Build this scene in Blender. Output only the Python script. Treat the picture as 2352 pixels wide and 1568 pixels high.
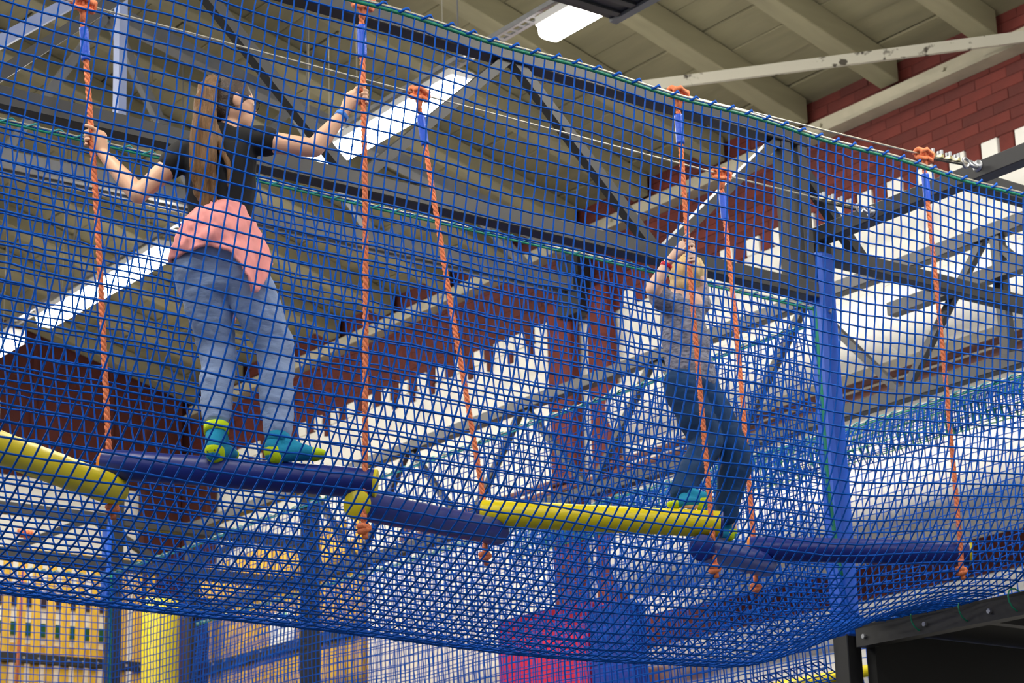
import bpy, bmesh, math, random
import numpy as np
from mathutils import Vector, Matrix, noise

for o in list(bpy.data.objects):
    bpy.data.objects.remove(o, do_unlink=True)
scene = bpy.context.scene
COL = scene.collection
rng = random.Random(7)

# ------------------------------------------------------------------ camera
IW, IH, FPX = 2352, 1568, 5000.0
PITCH, ROLL, YAW = [math.radians(v) for v in (16.96, 1.65, 37.83)]
CAM = np.array([0.0, 0.0, 1.6])
FWD = np.array([math.sin(YAW) * math.cos(PITCH), math.cos(YAW) * math.cos(PITCH), math.sin(PITCH)])
_r0 = np.array([math.cos(YAW), -math.sin(YAW), 0.0])
_u0 = np.cross(_r0, FWD)
RGT = _r0 * math.cos(ROLL) - _u0 * math.sin(ROLL)
UPV = _r0 * math.sin(ROLL) + _u0 * math.cos(ROLL)
cd = bpy.data.cameras.new('camera')
cam = bpy.data.objects.new('camera', cd)
COL.objects.link(cam)
M = Matrix.Identity(4)
for i in range(3):
    M[i][0], M[i][1], M[i][2], M[i][3] = RGT[i], UPV[i], -FWD[i], CAM[i]
cam.matrix_world = M
cd.sensor_width = 36.0
cd.lens = FPX / IW * 36.0
cd.clip_end = 200
cd.dof.use_dof = True
cd.dof.focus_distance = 8.3
cd.dof.aperture_fstop = 7.0
scene.camera = cam

# ------------------------------------------------------------------ world, exposure
world = bpy.data.worlds.new('world')
scene.world = world
world.use_nodes = True
world.node_tree.nodes['Background'].inputs[0].default_value = (0.93, 0.96, 1.0, 1)
world.node_tree.nodes['Background'].inputs[1].default_value = 0.26
LAMP = 100.0
vs = scene.view_settings
vs.view_transform = 'Standard'
vs.look = 'None'
vs.gamma = 1.0
vs.use_curve_mapping = False
vs.exposure = 0.0


# ------------------------------------------------------------------ pixel helpers (direction only; depth from planes)
def ray(x, y):
    d = FWD * FPX + RGT * (x - IW / 2) - UPV * (y - IH / 2)
    return d / np.linalg.norm(d)


def on(x, y, axis, val):
    d = ray(x, y)
    return CAM + d * ((val - CAM[axis]) / d[axis])


def onx(x, y, v): return on(x, y, 0, v)
def ony(x, y, v): return on(x, y, 1, v)
def onz(x, y, v): return on(x, y, 2, v)


# ------------------------------------------------------------------ materials
def lin(c):
    out = []
    for v in c[:3]:
        v /= 255.0
        out.append(v / 12.92 if v <= 0.04045 else ((v + 0.055) / 1.055) ** 2.4)
    return (out[0], out[1], out[2], 1.0)


MATS = {}


def mat(name, col, rough=0.6, metal=0.0, var=0.0, vscale=6.0, bump=0.0, bscale=40.0, stretch=(1, 1, 1), col2=None, spec=0.5, sheen=0.0, thresh=None):
    if name in MATS:
        return MATS[name]
    m = bpy.data.materials.new(name)
    m.use_nodes = True
    nt = m.node_tree
    b = nt.nodes['Principled BSDF']
    b.inputs['Base Color'].default_value = lin(col)
    b.inputs['Roughness'].default_value = rough
    b.inputs['Metallic'].default_value = metal
    b.inputs['Specular IOR Level'].default_value = spec
    if sheen:
        b.inputs['Sheen Weight'].default_value = sheen
    if var or bump or col2:
        tc = nt.nodes.new('ShaderNodeTexCoord')
        mp = nt.nodes.new('ShaderNodeMapping')
        mp.inputs['Scale'].default_value = stretch
        nt.links.new(tc.outputs['Object'], mp.inputs['Vector'])
    if var or col2:
        n = nt.nodes.new('ShaderNodeTexNoise')
        n.inputs['Scale'].default_value = vscale
        n.inputs['Detail'].default_value = 6
        nt.links.new(mp.outputs['Vector'], n.inputs['Vector'])
        cr = nt.nodes.new('ShaderNodeValToRGB')
        c1 = lin(col)
        if col2:
            c2 = lin(col2)
            lo, hi = thresh if thresh else (0.42, 0.6)
        else:
            c2 = tuple(min(1, v * (1 + var)) for v in c1[:3]) + (1,)
            c1 = tuple(v * (1 - var) for v in c1[:3]) + (1,)
            lo, hi = 0.3, 0.7
        cr.color_ramp.elements[0].position = lo
        cr.color_ramp.elements[1].position = hi
        cr.color_ramp.elements[0].color = c1
        cr.color_ramp.elements[1].color = c2
        nt.links.new(n.outputs['Fac'], cr.inputs['Fac'])
        nt.links.new(cr.outputs['Color'], b.inputs['Base Color'])
    if bump:
        n2 = nt.nodes.new('ShaderNodeTexNoise')
        n2.inputs['Scale'].default_value = bscale
        n2.inputs['Detail'].default_value = 5
        nt.links.new(mp.outputs['Vector'], n2.inputs['Vector'])
        bp = nt.nodes.new('ShaderNodeBump')
        bp.inputs['Strength'].default_value = bump
        bp.inputs['Distance'].default_value = 0.01
        nt.links.new(n2.outputs['Fac'], bp.inputs['Height'])
        nt.links.new(bp.outputs['Normal'], b.inputs['Normal'])
    MATS[name] = m
    return m


def emit(name, col, strength):
    m = bpy.data.materials.new(name)
    m.use_nodes = True
    b = m.node_tree.nodes['Principled BSDF']
    b.inputs['Base Color'].default_value = lin(col)
    b.inputs['Emission Color'].default_value = lin(col)
    b.inputs['Emission Strength'].default_value = strength
    MATS[name] = m
    return m


mat('board', (130, 124, 98), 0.75, var=0.12, vscale=3.0, bump=0.12, bscale=25, stretch=(3, 0.4, 3))
mat('rafter', (138, 132, 106), 0.7, var=0.12, vscale=2.5, bump=0.1, stretch=(0.5, 3, 3))
mat('red_brick', (102, 35, 27), 0.75, var=0.2, vscale=5, bump=0.35, bscale=60)
mat('red_wall', (84, 29, 23), 0.8, var=0.2, vscale=1.6, bump=0.3, bscale=30)
mat('maroon_wall', (74, 26, 22), 0.8, var=0.2, vscale=1.2, bump=0.3, bscale=30)
mat('white_paint', (238, 236, 230), 0.7, var=0.03, vscale=2, bump=0.1, bscale=30)
mat('girder_paint', (176, 170, 150), 0.6, var=0.1, vscale=6)
mat('peeling_paint', (176, 172, 158), 0.6, col2=(62, 56, 46), vscale=9, stretch=(1, 1, 1), thresh=(0.60, 0.66))
mat('dark_steel', (54, 54, 56), 0.5, metal=0.0, var=0.1, vscale=8)
mat('black_steel', (34, 34, 36), 0.5, var=0.1, vscale=8)
mat('grey_steel', (120, 122, 128), 0.5, var=0.12, vscale=7)
mat('pale_blue_steel', (140, 152, 190), 0.5, var=0.08, vscale=7)
mat('galvanised', (170, 172, 178), 0.35, metal=0.8, var=0.1, vscale=20)
mat('brass_zinc', (205, 195, 150), 0.3, metal=0.9)
mat('blue_vinyl', (16, 100, 232), 0.38, bump=0.05, bscale=18)
mat('navy_vinyl', (13, 36, 122), 0.36, var=0.08, vscale=5, bump=0.08, bscale=14)
mat('yellow_vinyl', (232, 212, 12), 0.38, var=0.04, vscale=5, bump=0.06, bscale=14)
mat('orange_vinyl', (238, 140, 30), 0.45)
mat('blue_tape', (22, 84, 214), 0.35, bump=0.3, bscale=80)
mat('net_blue', (0, 82, 184), 0.7, var=0.12, vscale=30, spec=0.15)
mat('net_navy', (14, 70, 170), 0.6, var=0.12, vscale=30)
mat('net_green', (0, 130, 100), 0.55, var=0.2, vscale=20)
mat('net_teal', (40, 150, 160), 0.55, var=0.25, vscale=20)
mat('rope_orange', (240, 136, 90), 0.75, var=0.14, vscale=60, bump=0.4, bscale=160)
mat('wire', (188, 184, 170), 0.4, metal=0.5)
mat('magenta_vinyl', (200, 0, 60), 0.45)
mat('deep_blue_vinyl', (12, 44, 150), 0.45)
mat('pipe_red', (122, 78, 68), 0.5, var=0.1)
mat('plank_yellow', (206, 164, 44), 0.6, var=0.14, vscale=4, bump=0.15, stretch=(6, 6, 0.5))
mat('plank_green', (18, 88, 50), 0.6)
mat('dark_purple', (34, 22, 54), 0.6)
mat('plywood_black', (16, 16, 17), 0.7, var=0.2)
mat('paper', (240, 242, 238), 0.6)
mat('sign_green', (110, 190, 90), 0.6)
mat('lamp_body', (205, 205, 205), 0.4)
mat('concrete', (84, 82, 80), 0.8, var=0.1)
emit('lamp_light', (255, 250, 238), LAMP)
mat('skin', (236, 184, 150), 0.5, var=0.05, vscale=9, bump=0.04, bscale=120)
mat('skin_pale', (240, 198, 172), 0.5, var=0.05, vscale=9, bump=0.04, bscale=120)
mat('hair_brown', (124, 88, 50), 0.42, var=0.35, vscale=10, bump=0.6, bscale=30, stretch=(16, 16, 0.8), spec=0.4)
mat('hair_dark', (66, 50, 40), 0.45, var=0.4, vscale=10, bump=0.5, bscale=30, stretch=(6, 6, 6))
mat('hair_blond', (214, 184, 128), 0.5, var=0.25, vscale=10, bump=0.5, bscale=40, stretch=(5, 5, 1))
mat('shirt_black', (18, 18, 21), 0.85, bump=0.2, bscale=14)
mat('shirt_pink', (255, 164, 158), 0.85, var=0.05, vscale=12, bump=0.15, bscale=20)
mat('jeans_light', (144, 165, 202), 0.9, var=0.2, vscale=5, bump=0.5, bscale=26, stretch=(1, 1, 2.2))
mat('jeans_dark', (16, 58, 100), 0.9, var=0.35, vscale=5, bump=0.25, bscale=22)
mat('shirt_heather', (84, 86, 104), 0.9, col2=(166, 166, 180), vscale=48, stretch=(1, 1, 2.6), thresh=(0.30, 0.72), bump=0.2, bscale=20)
mat('sock_teal', (14, 140, 178), 0.9, bump=0.2, bscale=120)
mat('sock_lime', (196, 222, 10), 0.9, bump=0.2, bscale=120)
mat('sock_dot', (20, 50, 60), 0.9)
mat('band_blue', (70, 140, 235), 0.5)
mat('band_red', (220, 40, 60), 0.5)
mat('lens', (190, 200, 210), 0.1)


# ------------------------------------------------------------------ object helpers
def link(name, me, m=None, parent=None):
    o = bpy.data.objects.new(name, me)
    COL.objects.link(o)
    if m is not None and me is not None:
        me.materials.clear()
        me.materials.append(MATS[m] if isinstance(m, str) else m)
    if parent is not None:
        o.parent = parent
    return o


def thing(name, label, cat, loc=(0, 0, 0), group=None):
    o = bpy.data.objects.new(name, None)
    COL.objects.link(o)
    o.empty_display_size = 0.1
    o.location = loc
    tag(o, label, cat, group)
    return o


def tag(o, label, cat, group=None):
    o['label'] = label
    o['category'] = cat
    if group:
        o['group'] = group
    return o


def stuff(o):
    o['kind'] = 'stuff'
    return o


def structure(o, label=None):
    o['kind'] = 'structure'
    if label:
        o['label'] = label
    return o


def bm_mesh(bm, smooth=False, bevel=0.0):
    if bevel:
        bmesh.ops.bevel(bm, geom=list(bm.edges), offset=bevel, segments=1, affect='EDGES', profile=0.5)
    bmesh.ops.recalc_face_normals(bm, faces=list(bm.faces))
    me = bpy.data.meshes.new('m')
    bm.to_mesh(me)
    bm.free()
    if smooth:
        me.polygons.foreach_set('use_smooth', [True] * len(me.polygons))
    return me


def np_mesh(V, F, smooth=False):
    V = np.ascontiguousarray(V, dtype=np.float32)
    F = np.ascontiguousarray(F, dtype=np.int32)
    me = bpy.data.meshes.new('m')
    me.vertices.add(len(V))
    me.vertices.foreach_set('co', V.ravel())
    k = F.shape[1]
    me.loops.add(F.size)
    me.loops.foreach_set('vertex_index', F.ravel())
    me.polygons.add(len(F))
    me.polygons.foreach_set('loop_start', np.arange(0, F.size, k, dtype=np.int32))
    me.polygons.foreach_set('loop_total', np.full(len(F), k, dtype=np.int32))
    me.update(calc_edges=True)
    me.validate()
    if smooth:
        me.polygons.foreach_set('use_smooth', [True] * len(me.polygons))
    return me


def add_box(bm, lo, hi):
    r = bmesh.ops.create_cube(bm, size=1.0)
    lo, hi = Vector(lo), Vector(hi)
    c, s = (lo + hi) / 2, hi - lo
    for v in r['verts']:
        v.co = Vector((v.co.x * s.x + c.x, v.co.y * s.y + c.y, v.co.z * s.z + c.z))
    return r['verts']


def box(name, lo, hi, m, parent=None, bevel=0.0):
    bm = bmesh.new()
    add_box(bm, lo, hi)
    return link(name, bm_mesh(bm, bevel=bevel), m, parent)


def add_bar(bm, p, q, w, h, up=(0, 0, 1)):
    """square bar between p and q; h along up, w across"""
    p, q = Vector(p), Vector(q)
    t = (q - p).normalized()
    s = t.cross(Vector(up)).normalized()
    u = s.cross(t).normalized()
    vs_ = []
    for e in (p, q):
        for a, b in ((-1, -1), (1, -1), (1, 1), (-1, 1)):
            vs_.append(bm.verts.new(e + s * (a * w / 2) + u * (b * h / 2)))
    for f in ((0, 1, 2, 3), (7, 6, 5, 4), (0, 4, 5, 1), (1, 5, 6, 2), (2, 6, 7, 3), (3, 7, 4, 0)):
        bm.faces.new([vs_[i] for i in f])


def bar(name, p, q, w, h, m, parent=None, up=(0, 0, 1), bevel=0.0):
    bm = bmesh.new()
    add_bar(bm, p, q, w, h, up)
    return link(name, bm_mesh(bm, bevel=bevel), m, parent)


def tube_np(P, R, sides=8, caps=True, ref=(0.3, 0.2, 0.93), R2=None, rot=0.0):
    """tube along polyline P with radii R (and R2 across); returns V, quads, tris"""
    P = np.asarray(P, float)
    n = len(P)
    R = np.full(n, R, float) if np.isscalar(R) else np.asarray(R, float)
    R2 = R if R2 is None else (np.full(n, R2, float) if np.isscalar(R2) else np.asarray(R2, float))
    T = np.gradient(P, axis=0)
    T /= np.linalg.norm(T, axis=1)[:, None] + 1e-12
    ref = np.asarray(ref, float)
    A = ref[None] - (T @ ref)[:, None] * T
    A /= np.linalg.norm(A, axis=1)[:, None] + 1e-12
    B = np.cross(T, A)
    th = np.arange(sides) * 2 * math.pi / sides + rot
    V = P[:, None] + R[:, None, None] * np.cos(th)[None, :, None] * A[:, None] + R2[:, None, None] * np.sin(th)[None, :, None] * B[:, None]
    V = V.reshape(-1, 3)
    i = np.arange(n - 1)[:, None] * sides
    j = np.arange(sides)[None]
    j2 = (j + 1) % sides
    Q = np.stack([i + j, i + j2, i + sides + j2, i + sides + j], -1).reshape(-1, 4)
    Q = [tuple(q) for q in Q]
    if caps:
        Q.append(tuple(range(sides))[::-1])
        Q.append(tuple(range((n - 1) * sides, n * sides)))
    return V, Q


def tube(name, P, R, m, parent=None, sides=8, smooth=True, **kw):
    V, Q = tube_np(P, R, sides, **kw)
    me = bpy.data.meshes.new('m')
    me.from_pydata([tuple(v) for v in V], [], Q)
    if smooth:
        me.polygons.foreach_set('use_smooth', [True] * len(me.polygons))
    return link(name, me, m, parent)


def multi_tube(name, polys, R, m, parent=None, sides=6, smooth=True):
    Vs, Qs, k = [], [], 0
    for P in polys:
        V, Q = tube_np(P, R, sides)
        Vs.append(V)
        Qs += [tuple(i + k for i in q) for q in Q]
        k += len(V)
    me = bpy.data.meshes.new('m')
    me.from_pydata([tuple(v) for v in np.concatenate(Vs)], [], Qs)
    if smooth:
        me.polygons.foreach_set('use_smooth', [True] * len(me.polygons))
    return link(name, me, m, parent)


def cords(G, r):
    """G: (n, m, 3) - n polylines of m points -> four-sided cords"""
    n, m, _ = G.shape
    T = np.gradient(G, axis=1)
    T /= np.linalg.norm(T, axis=2)[..., None] + 1e-12
    ref = np.array([0.31, -0.43, 0.85])
    A = ref - (T @ ref)[..., None] * T
    A /= np.linalg.norm(A, axis=2)[..., None] + 1e-12
    B = np.cross(T, A)
    V = np.stack([G + r * A, G + r * B, G - r * A, G - r * B], 2).reshape(-1, 3)
    a = (np.arange(n)[:, None] * m + np.arange(m - 1)[None])[..., None] * 4
    j = np.arange(4)[None, None]
    j2 = (j + 1) % 4
    F = np.stack([a + j, a + j2, a + 4 + j2, a + 4 + j], -1).reshape(-1, 4)
    return V, F


def knots(P, r):
    P = P.reshape(-1, 3)
    D = np.array([[1, 0, 0], [0, 1, 0], [-1, 0, 0], [0, -1, 0], [0, 0, 1], [0, 0, -1]], float) * r
    V = (P[:, None] + D[None]).reshape(-1, 3)
    f = np.array([[0, 1, 4, 4], [1, 2, 4, 4], [2, 3, 4, 4], [3, 0, 4, 4], [1, 0, 5, 5], [2, 1, 5, 5], [3, 2, 5, 5], [0, 3, 5, 5]])[:, :3]
    F = (np.arange(len(P))[:, None, None] * 6 + f[None]).reshape(-1, 3)
    return V, F


def net(name, G, r, m, parent, knot=0.0, jit=0.0, seed=1):
    """G: (nu, nv, 3) grid of knot positions"""
    G = np.array(G, float)
    if jit:
        rs = np.random.RandomState(seed)
        G = G + rs.normal(0, jit, G.shape)
    V1, F1 = cords(G, r)
    V2, F2 = cords(np.swapaxes(G, 0, 1), r)
    F = np.concatenate([F1, F2 + len(V1)])
    V = np.concatenate([V1, V2])
    if knot:
        V3, F3 = knots(G, knot)
        F3 = np.concatenate([F3, F3[:, 2:3]], 1) + len(V)
        tri = F3[:, :3]
        me = bpy.data.meshes.new('m')
        V = np.concatenate([V, V3]).astype(np.float32)
        me.vertices.add(len(V))
        me.vertices.foreach_set('co', V.ravel())
        loops = np.concatenate([F.ravel(), tri.ravel()]).astype(np.int32)
        me.loops.add(len(loops))
        me.loops.foreach_set('vertex_index', loops)
        tot = np.concatenate([np.full(len(F), 4), np.full(len(tri), 3)]).astype(np.int32)
        st = np.concatenate([[0], np.cumsum(tot)[:-1]]).astype(np.int32)
        me.polygons.add(len(tot))
        me.polygons.foreach_set('loop_start', st)
        me.polygons.foreach_set('loop_total', tot)
        me.update(calc_edges=True)
    else:
        me = np_mesh(V, F)
    me.polygons.foreach_set('use_smooth', [True] * len(me.polygons))
    return stuff(link(name, me, m, parent))


def resample(P, n):
    P = np.asarray(P, float)
    s = np.concatenate([[0], np.cumsum(np.linalg.norm(np.diff(P, axis=0), axis=1))])
    t = np.linspace(0, s[-1], n)
    return np.stack([np.interp(t, s, P[:, i]) for i in range(P.shape[1])], 1)


def catmull(P, k=10):
    P = np.asarray(P, float)
    Q = np.concatenate([[2 * P[0] - P[1]], P, [2 * P[-1] - P[-2]]])
    out = []
    for i in range(1, len(Q) - 2):
        p0, p1, p2, p3 = Q[i - 1:i + 3]
        for t in np.linspace(0, 1, k, endpoint=False):
            out.append(0.5 * (2 * p1 + (p2 - p0) * t + (2 * p0 - 5 * p1 + 4 * p2 - p3) * t * t + (3 * p1 - p0 - 3 * p2 + p3) * t ** 3))
    out.append(P[-1])
    return np.array(out)


# ================================================================== THE HALL
XW, YW = 12.0, 21.6
ZR, SR = 8.52, 0.27               # underside of the roof boards at the right wall, roof slope


def roof_z(x): return ZR + SR * (XW - x)


structure(box('floor', (-6, -3, -0.1), (XW + 0.3, YW + 0.3, 0.0), 'concrete'))

# right wall: white painted core, brickwork, pilasters, bands
wr = structure(box('wall_right', (XW, -3, 0), (XW + 0.3, YW, ZR + 0.3), 'white_paint'))
BRL, BRH = 0.30, 0.085
me_brick = None


def brick_mesh(ly, lz, m):
    bm = bmesh.new()
    add_box(bm, (-0.03, -ly / 2, -lz / 2), (0.02, ly / 2, lz / 2))
    me = bm_mesh(bm, bevel=0.004)
    me.materials.append(MATS[m])
    return me


for i in range(3):
    mat('red_brick_%d' % i, [(94, 33, 26), (86, 30, 24), (102, 37, 29)][i], 0.75, var=0.16, vscale=4, bump=0.3, bscale=50)
bms = [brick_mesh(BRL - 0.005, BRH - 0.005, 'red_brick_%d' % i) for i in range(3)]
sold_red = brick_mesh(0.130, 0.14, 'red_brick')
sold_white = brick_mesh(0.150, 0.14, 'white_paint')
sold_half = brick_mesh(0.060, 0.10, 'red_brick')
cells = []
Z0 = 7.60
row = 0
z = Z0 + BRH / 2
while z < ZR + 0.25:
    y = 8.2 + (row % 2) * BRL / 2
    while y < YW - 0.1:
        cells.append((y, z, bms[rng.randrange(3)]))
        y += BRL
    z += BRH
    row += 1
y = 8.2
k = 0
while y < YW - 0.1:
    cells.append((y, Z0 - 0.072, sold_red if (k % 2 == 0 and rng.random() < 0.9) else sold_white))
    if k % 2 == 0 and rng.random() < 0.5:
        cells.append((y + rng.uniform(-0.03, 0.03), Z0 - 0.195, sold_half))
    y += 0.158
    k += 1
cells.sort(key=lambda c: (c[0] < 8.9, c[0]))
rest_v, rest_f = [], []
bm_rest = bmesh.new()
for n, (y, z, me) in enumerate(cells):
    if n < 300:
        o = bpy.data.objects.new('brick', me)
        COL.objects.link(o)
        o.parent = wr
        o.location = (XW + rng.uniform(-0.003, 0.003), y, z)
    elif me is sold_white:
        add_box(bm_rest, (XW - 0.03, y - 0.075, z - 0.07), (XW + 0.02, y + 0.075, z + 0.07))
        for f in bm_rest.faces[-6:] if False else []:
            pass
    else:
        hh = 0.07 if me is sold_red else (0.05 if me is sold_half else BRH / 2 - 0.0025)
        hl = 0.065 if me is sold_red else (0.03 if me is sold_half else BRL / 2 - 0.0025)
        d = rng.uniform(-0.003, 0.003)
        vv = add_box(bm_rest, (XW - 0.03 + d, y - hl, z - hh), (XW + 0.02, y + hl, z + hh))
        for v in vv:
            for f in v.link_faces:
                f.material_index = 1
me = bm_mesh(bm_rest)
me.materials.append(MATS['white_paint'])
me.materials.append(MATS['red_brick_1'])
stuff(link('brickwork', me, None, wr))
# mortar bed behind the red courses
box('mortar_bed', (XW - 0.024, 8.0, Z0), (XW, YW, ZR + 0.3), 'red_wall', wr)
for y0, y1 in ((13.91, 14.19), (14.42, 14.76)):
    box('pilaster', (XW - 0.14, y0, 3.0), (XW - 0.031, y1, Z0 + 0.1), 'red_brick', wr, bevel=0.01)
box('painted_band', (XW - 0.02, 6.5, 4.44), (XW, 14.6, 4.70), 'red_brick', wr)
box('wall_corner_column', (XW - 0.16, 20.9, 4.0), (XW - 0.031, YW, Z0 + 0.1), 'maroon_wall', wr, bevel=0.01)

# back wall: dark red above, white below
wb = structure(box('wall_back', (-6, YW, 0), (XW + 0.3, YW + 0.3, 14.2), 'white_paint'))
box('red_upper_paint', (4.0, YW - 0.02, 7.28), (XW - 0.001, YW, 12.0), 'maroon_wall', wb)
box('pilaster', (11.35, YW - 0.15, 4.0), (XW - 0.17, YW - 0.021, 8.4), 'maroon_wall', wb, bevel=0.01)
for x in np.arange(6.2, 11.2, 0.95):
    box('vertical_batten', (x, YW - 0.06, 7.28), (x + 0.05, YW - 0.021, roof_z(x) - 0.02), 'maroon_wall', wb)
box('window_patch', (9.05, YW - 0.06, 7.62), (9.62, YW - 0.021, 8.08), 'white_paint', wb)

# ceiling: slab, boards, rafters
bm = bmesh.new()
vv = []
for x in (-6.0, XW + 0.3):
    for y in (-3.0, YW + 0.3):
        for dz in (0.03, 0.12):
            vv.append(bm.verts.new((x, y, roof_z(x) + dz)))
for f in ((0, 1, 3, 2), (4, 6, 7, 5), (0, 4, 5, 1), (2, 3, 7, 6), (0, 2, 6, 4), (1, 5, 7, 3)):
    bm.faces.new([vv[i] for i in f])
ceil = structure(link('ceiling', bm_mesh(bm), 'plywood_black'))
BW = 0.30
x = XW - 0.002
kb = 0
while x > 1.2:
    x0 = x - BW
    g = 0.010 if kb % 3 else 0.026
    dz = rng.uniform(-0.006, 0.006)
    bm = bmesh.new()
    vv = []
    for xx in (x0 + g, x):
        for yy in (4.0, YW - 0.002):
            for d in (0.0, 0.029):
                vv.append(bm.verts.new((xx, yy, roof_z(xx) + d + dz * (d == 0))))
    for f in ((0, 1, 3, 2), (4, 6, 7, 5), (0, 4, 5, 1), (2, 3, 7, 6), (0, 2, 6, 4), (1, 5, 7, 3)):
        bm.faces.new([vv[i] for i in f])
    link('board', bm_mesh(bm), 'board', ceil)
    x = x0
    kb += 1
RD = 0.21
for k in range(-3, 11):
    y = 11.45 + 0.985 * k
    bm = bmesh.new()
    x0, x1 = 1.2, XW - 0.10
    vv = []
    for xx in (x0, x1):
        for yy in (y - 0.095, y + 0.095):
            for d in (-RD, 0.0):
                vv.append(bm.verts.new((xx, yy, roof_z(xx) + d - 0.008)))
    for f in ((0, 1, 3, 2), (4, 6, 7, 5), (0, 4, 5, 1), (2, 3, 7, 6), (0, 2, 6, 4), (1, 5, 7, 3)):
        bm.faces.new([vv[i] for i in f])
    link('rafter', bm_mesh(bm, bevel=0.006), 'rafter', ceil)

# wall girder carrying the rafter ends
gd = thing('wall_girder', 'cream painted steel channel girder running along the top of the red brick wall', 'girder', (XW - 0.1, 14, 8.2))
bm = bmesh.new()
add_box(bm, (-0.02, -7, -0.02), (0.065, 7.4, 0.10))
link('web', bm_mesh(bm), 'girder_paint', gd)
bm = bmesh.new()
add_box(bm, (-0.09, -7, -0.05), (0.065, 7.4, -0.02))
link('bottom_flange', bm_mesh(bm), 'girder_paint', gd)
for y in np.arange(-5.4, 7, 1.3):
    V, Q = tube_np([(-0.03, y, 0.045), (-0.045, y, 0.045)], 0.017, 6)
    me = bpy.data.meshes.new('m')
    me.from_pydata([tuple(v) for v in V], [], Q)
    link('bolt', me, 'girder_paint', gd)

# roof brace with peeling paint
p, q = onz(1440, 203, 8.16), onz(2420, 76, 8.16)
br = bar('roof_brace', p, q, 0.03, 0.085, 'peeling_paint')
tag(br, 'flat cream steel brace with peeling paint crossing below the ceiling rafters', 'brace')

# hall roof truss near the pilasters
ht = thing('roof_truss', 'grey steel roof truss spanning the hall above the coloured net, bearing on red pilasters', 'roof truss', (XW, 14.3, 7.75))
YT = 14.3
bar('bottom_chord', (0.5 - XW, 0.06, 0), (-0.02, 0.06, 0), 0.05, 0.13, 'grey_steel', ht)
bar('bottom_chord', (0.5 - XW, -0.06, 0), (-0.02, -0.06, 0), 0.05, 0.13, 'grey_steel', ht)
bar('top_chord', (-9.0, 0, 0.30 + 0.238 * 9), (-0.12, 0, 0.30 + 0.238 * 0.12), 0.12, 0.12, 'grey_steel', ht)
bar('bearing_block', (-0.18, 0, -0.28), (-0.18, 0, 0.28), 0.14, 0.3, 'black_steel', ht, up=(0, 1, 0))
for i in range(5):
    xa, xb = -0.6 - i * 1.7, -1.45 - i * 1.7
    bar('web_member', (xa, 0, 0.02), (xb, 0, 0.28 - 0.238 * xb), 0.07, 0.07, 'grey_steel', ht, up=(0, 1, 0))
    bar('web_member', (xb, 0, 0.28 - 0.238 * xb), (xb - 0.85, 0, 0.02), 0.07, 0.07, 'grey_steel', ht, up=(0, 1, 0))
# second hall truss further to the left, seen behind the girl
ht2 = thing('roof_truss', 'blue grey steel roof truss seen through the net at the upper left', 'roof truss', (XW, 10.3, 8.6))
bar('rafter_chord', (-10.6, 0, 0.238 * 10.6 - 0.35), (-3.2, 0, 0.238 * 3.2 - 0.35), 0.10, 0.16, 'pale_blue_steel', ht2)
o_ = np.array([XW, 10.3, 8.6])
v0, v1 = ony(274, 272, 10.3), ony(279, -60, 10.3)
bar('upright', v0 - o_, v1 - o_, 0.05, 0.07, 'pale_blue_steel', ht2, up=(0, 1, 0))
v0, v1 = ony(-60, 130, 10.3), ony(190, -10, 10.3)
bar('diagonal', v0 - o_, v1 - o_, 0.07, 0.09, 'pale_blue_steel', ht2, up=(0, 1, 0))
v0, v1 = ony(-60, 205, 10.3), ony(1330, 590, 10.3)

# heating pipes on the right wall
for dz, xo, w in ((0.0, 0.22, 'lower'), (0.078, 0.22, 'upper')):
    t = tube('heating_pipe', [(XW - xo, 6.5, 5.93 + dz), (XW - xo, 17.0, 5.93 + dz)], 0.028, 'pipe_red', sides=10)
    tag(t, 'brown red heating pipe along the white wall, %s of the pair' % w, 'pipe')

for (px, py), rr0, w in (((2150, 705), 0.26, 'upper'), ((2150, 1105), 0.30, 'lower')):  # ducts added so their shaded undersides make soft lilac bands on the wall
    zc = onx(px, py, XW - 0.62)[2]
    t = thing('shading_duct', 'large white round duct added for its shading along the white wall, %s of the two' % w, 'duct', (XW - 0.62, 10.5, zc))
    tube('duct_shell', [(0, -5.0, 0), (0, 2.6, 0)], rr0, 'white_paint', t, sides=32)
    for yy in (-3.4, -1.9, -0.4, 1.1):
        tube('clamp_ring', [(0, yy - 0.015, 0), (0, yy + 0.015, 0)], rr0 + 0.006, 'white_paint', t, sides=32)
        bar('wall_bracket', (0, yy, 0), (0.60, yy, 0), 0.03, 0.03, 'white_paint', t)

# ------------------------------------------------------------------ fluorescent lamps
LX, LZ = 8.0, 7.50


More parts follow.
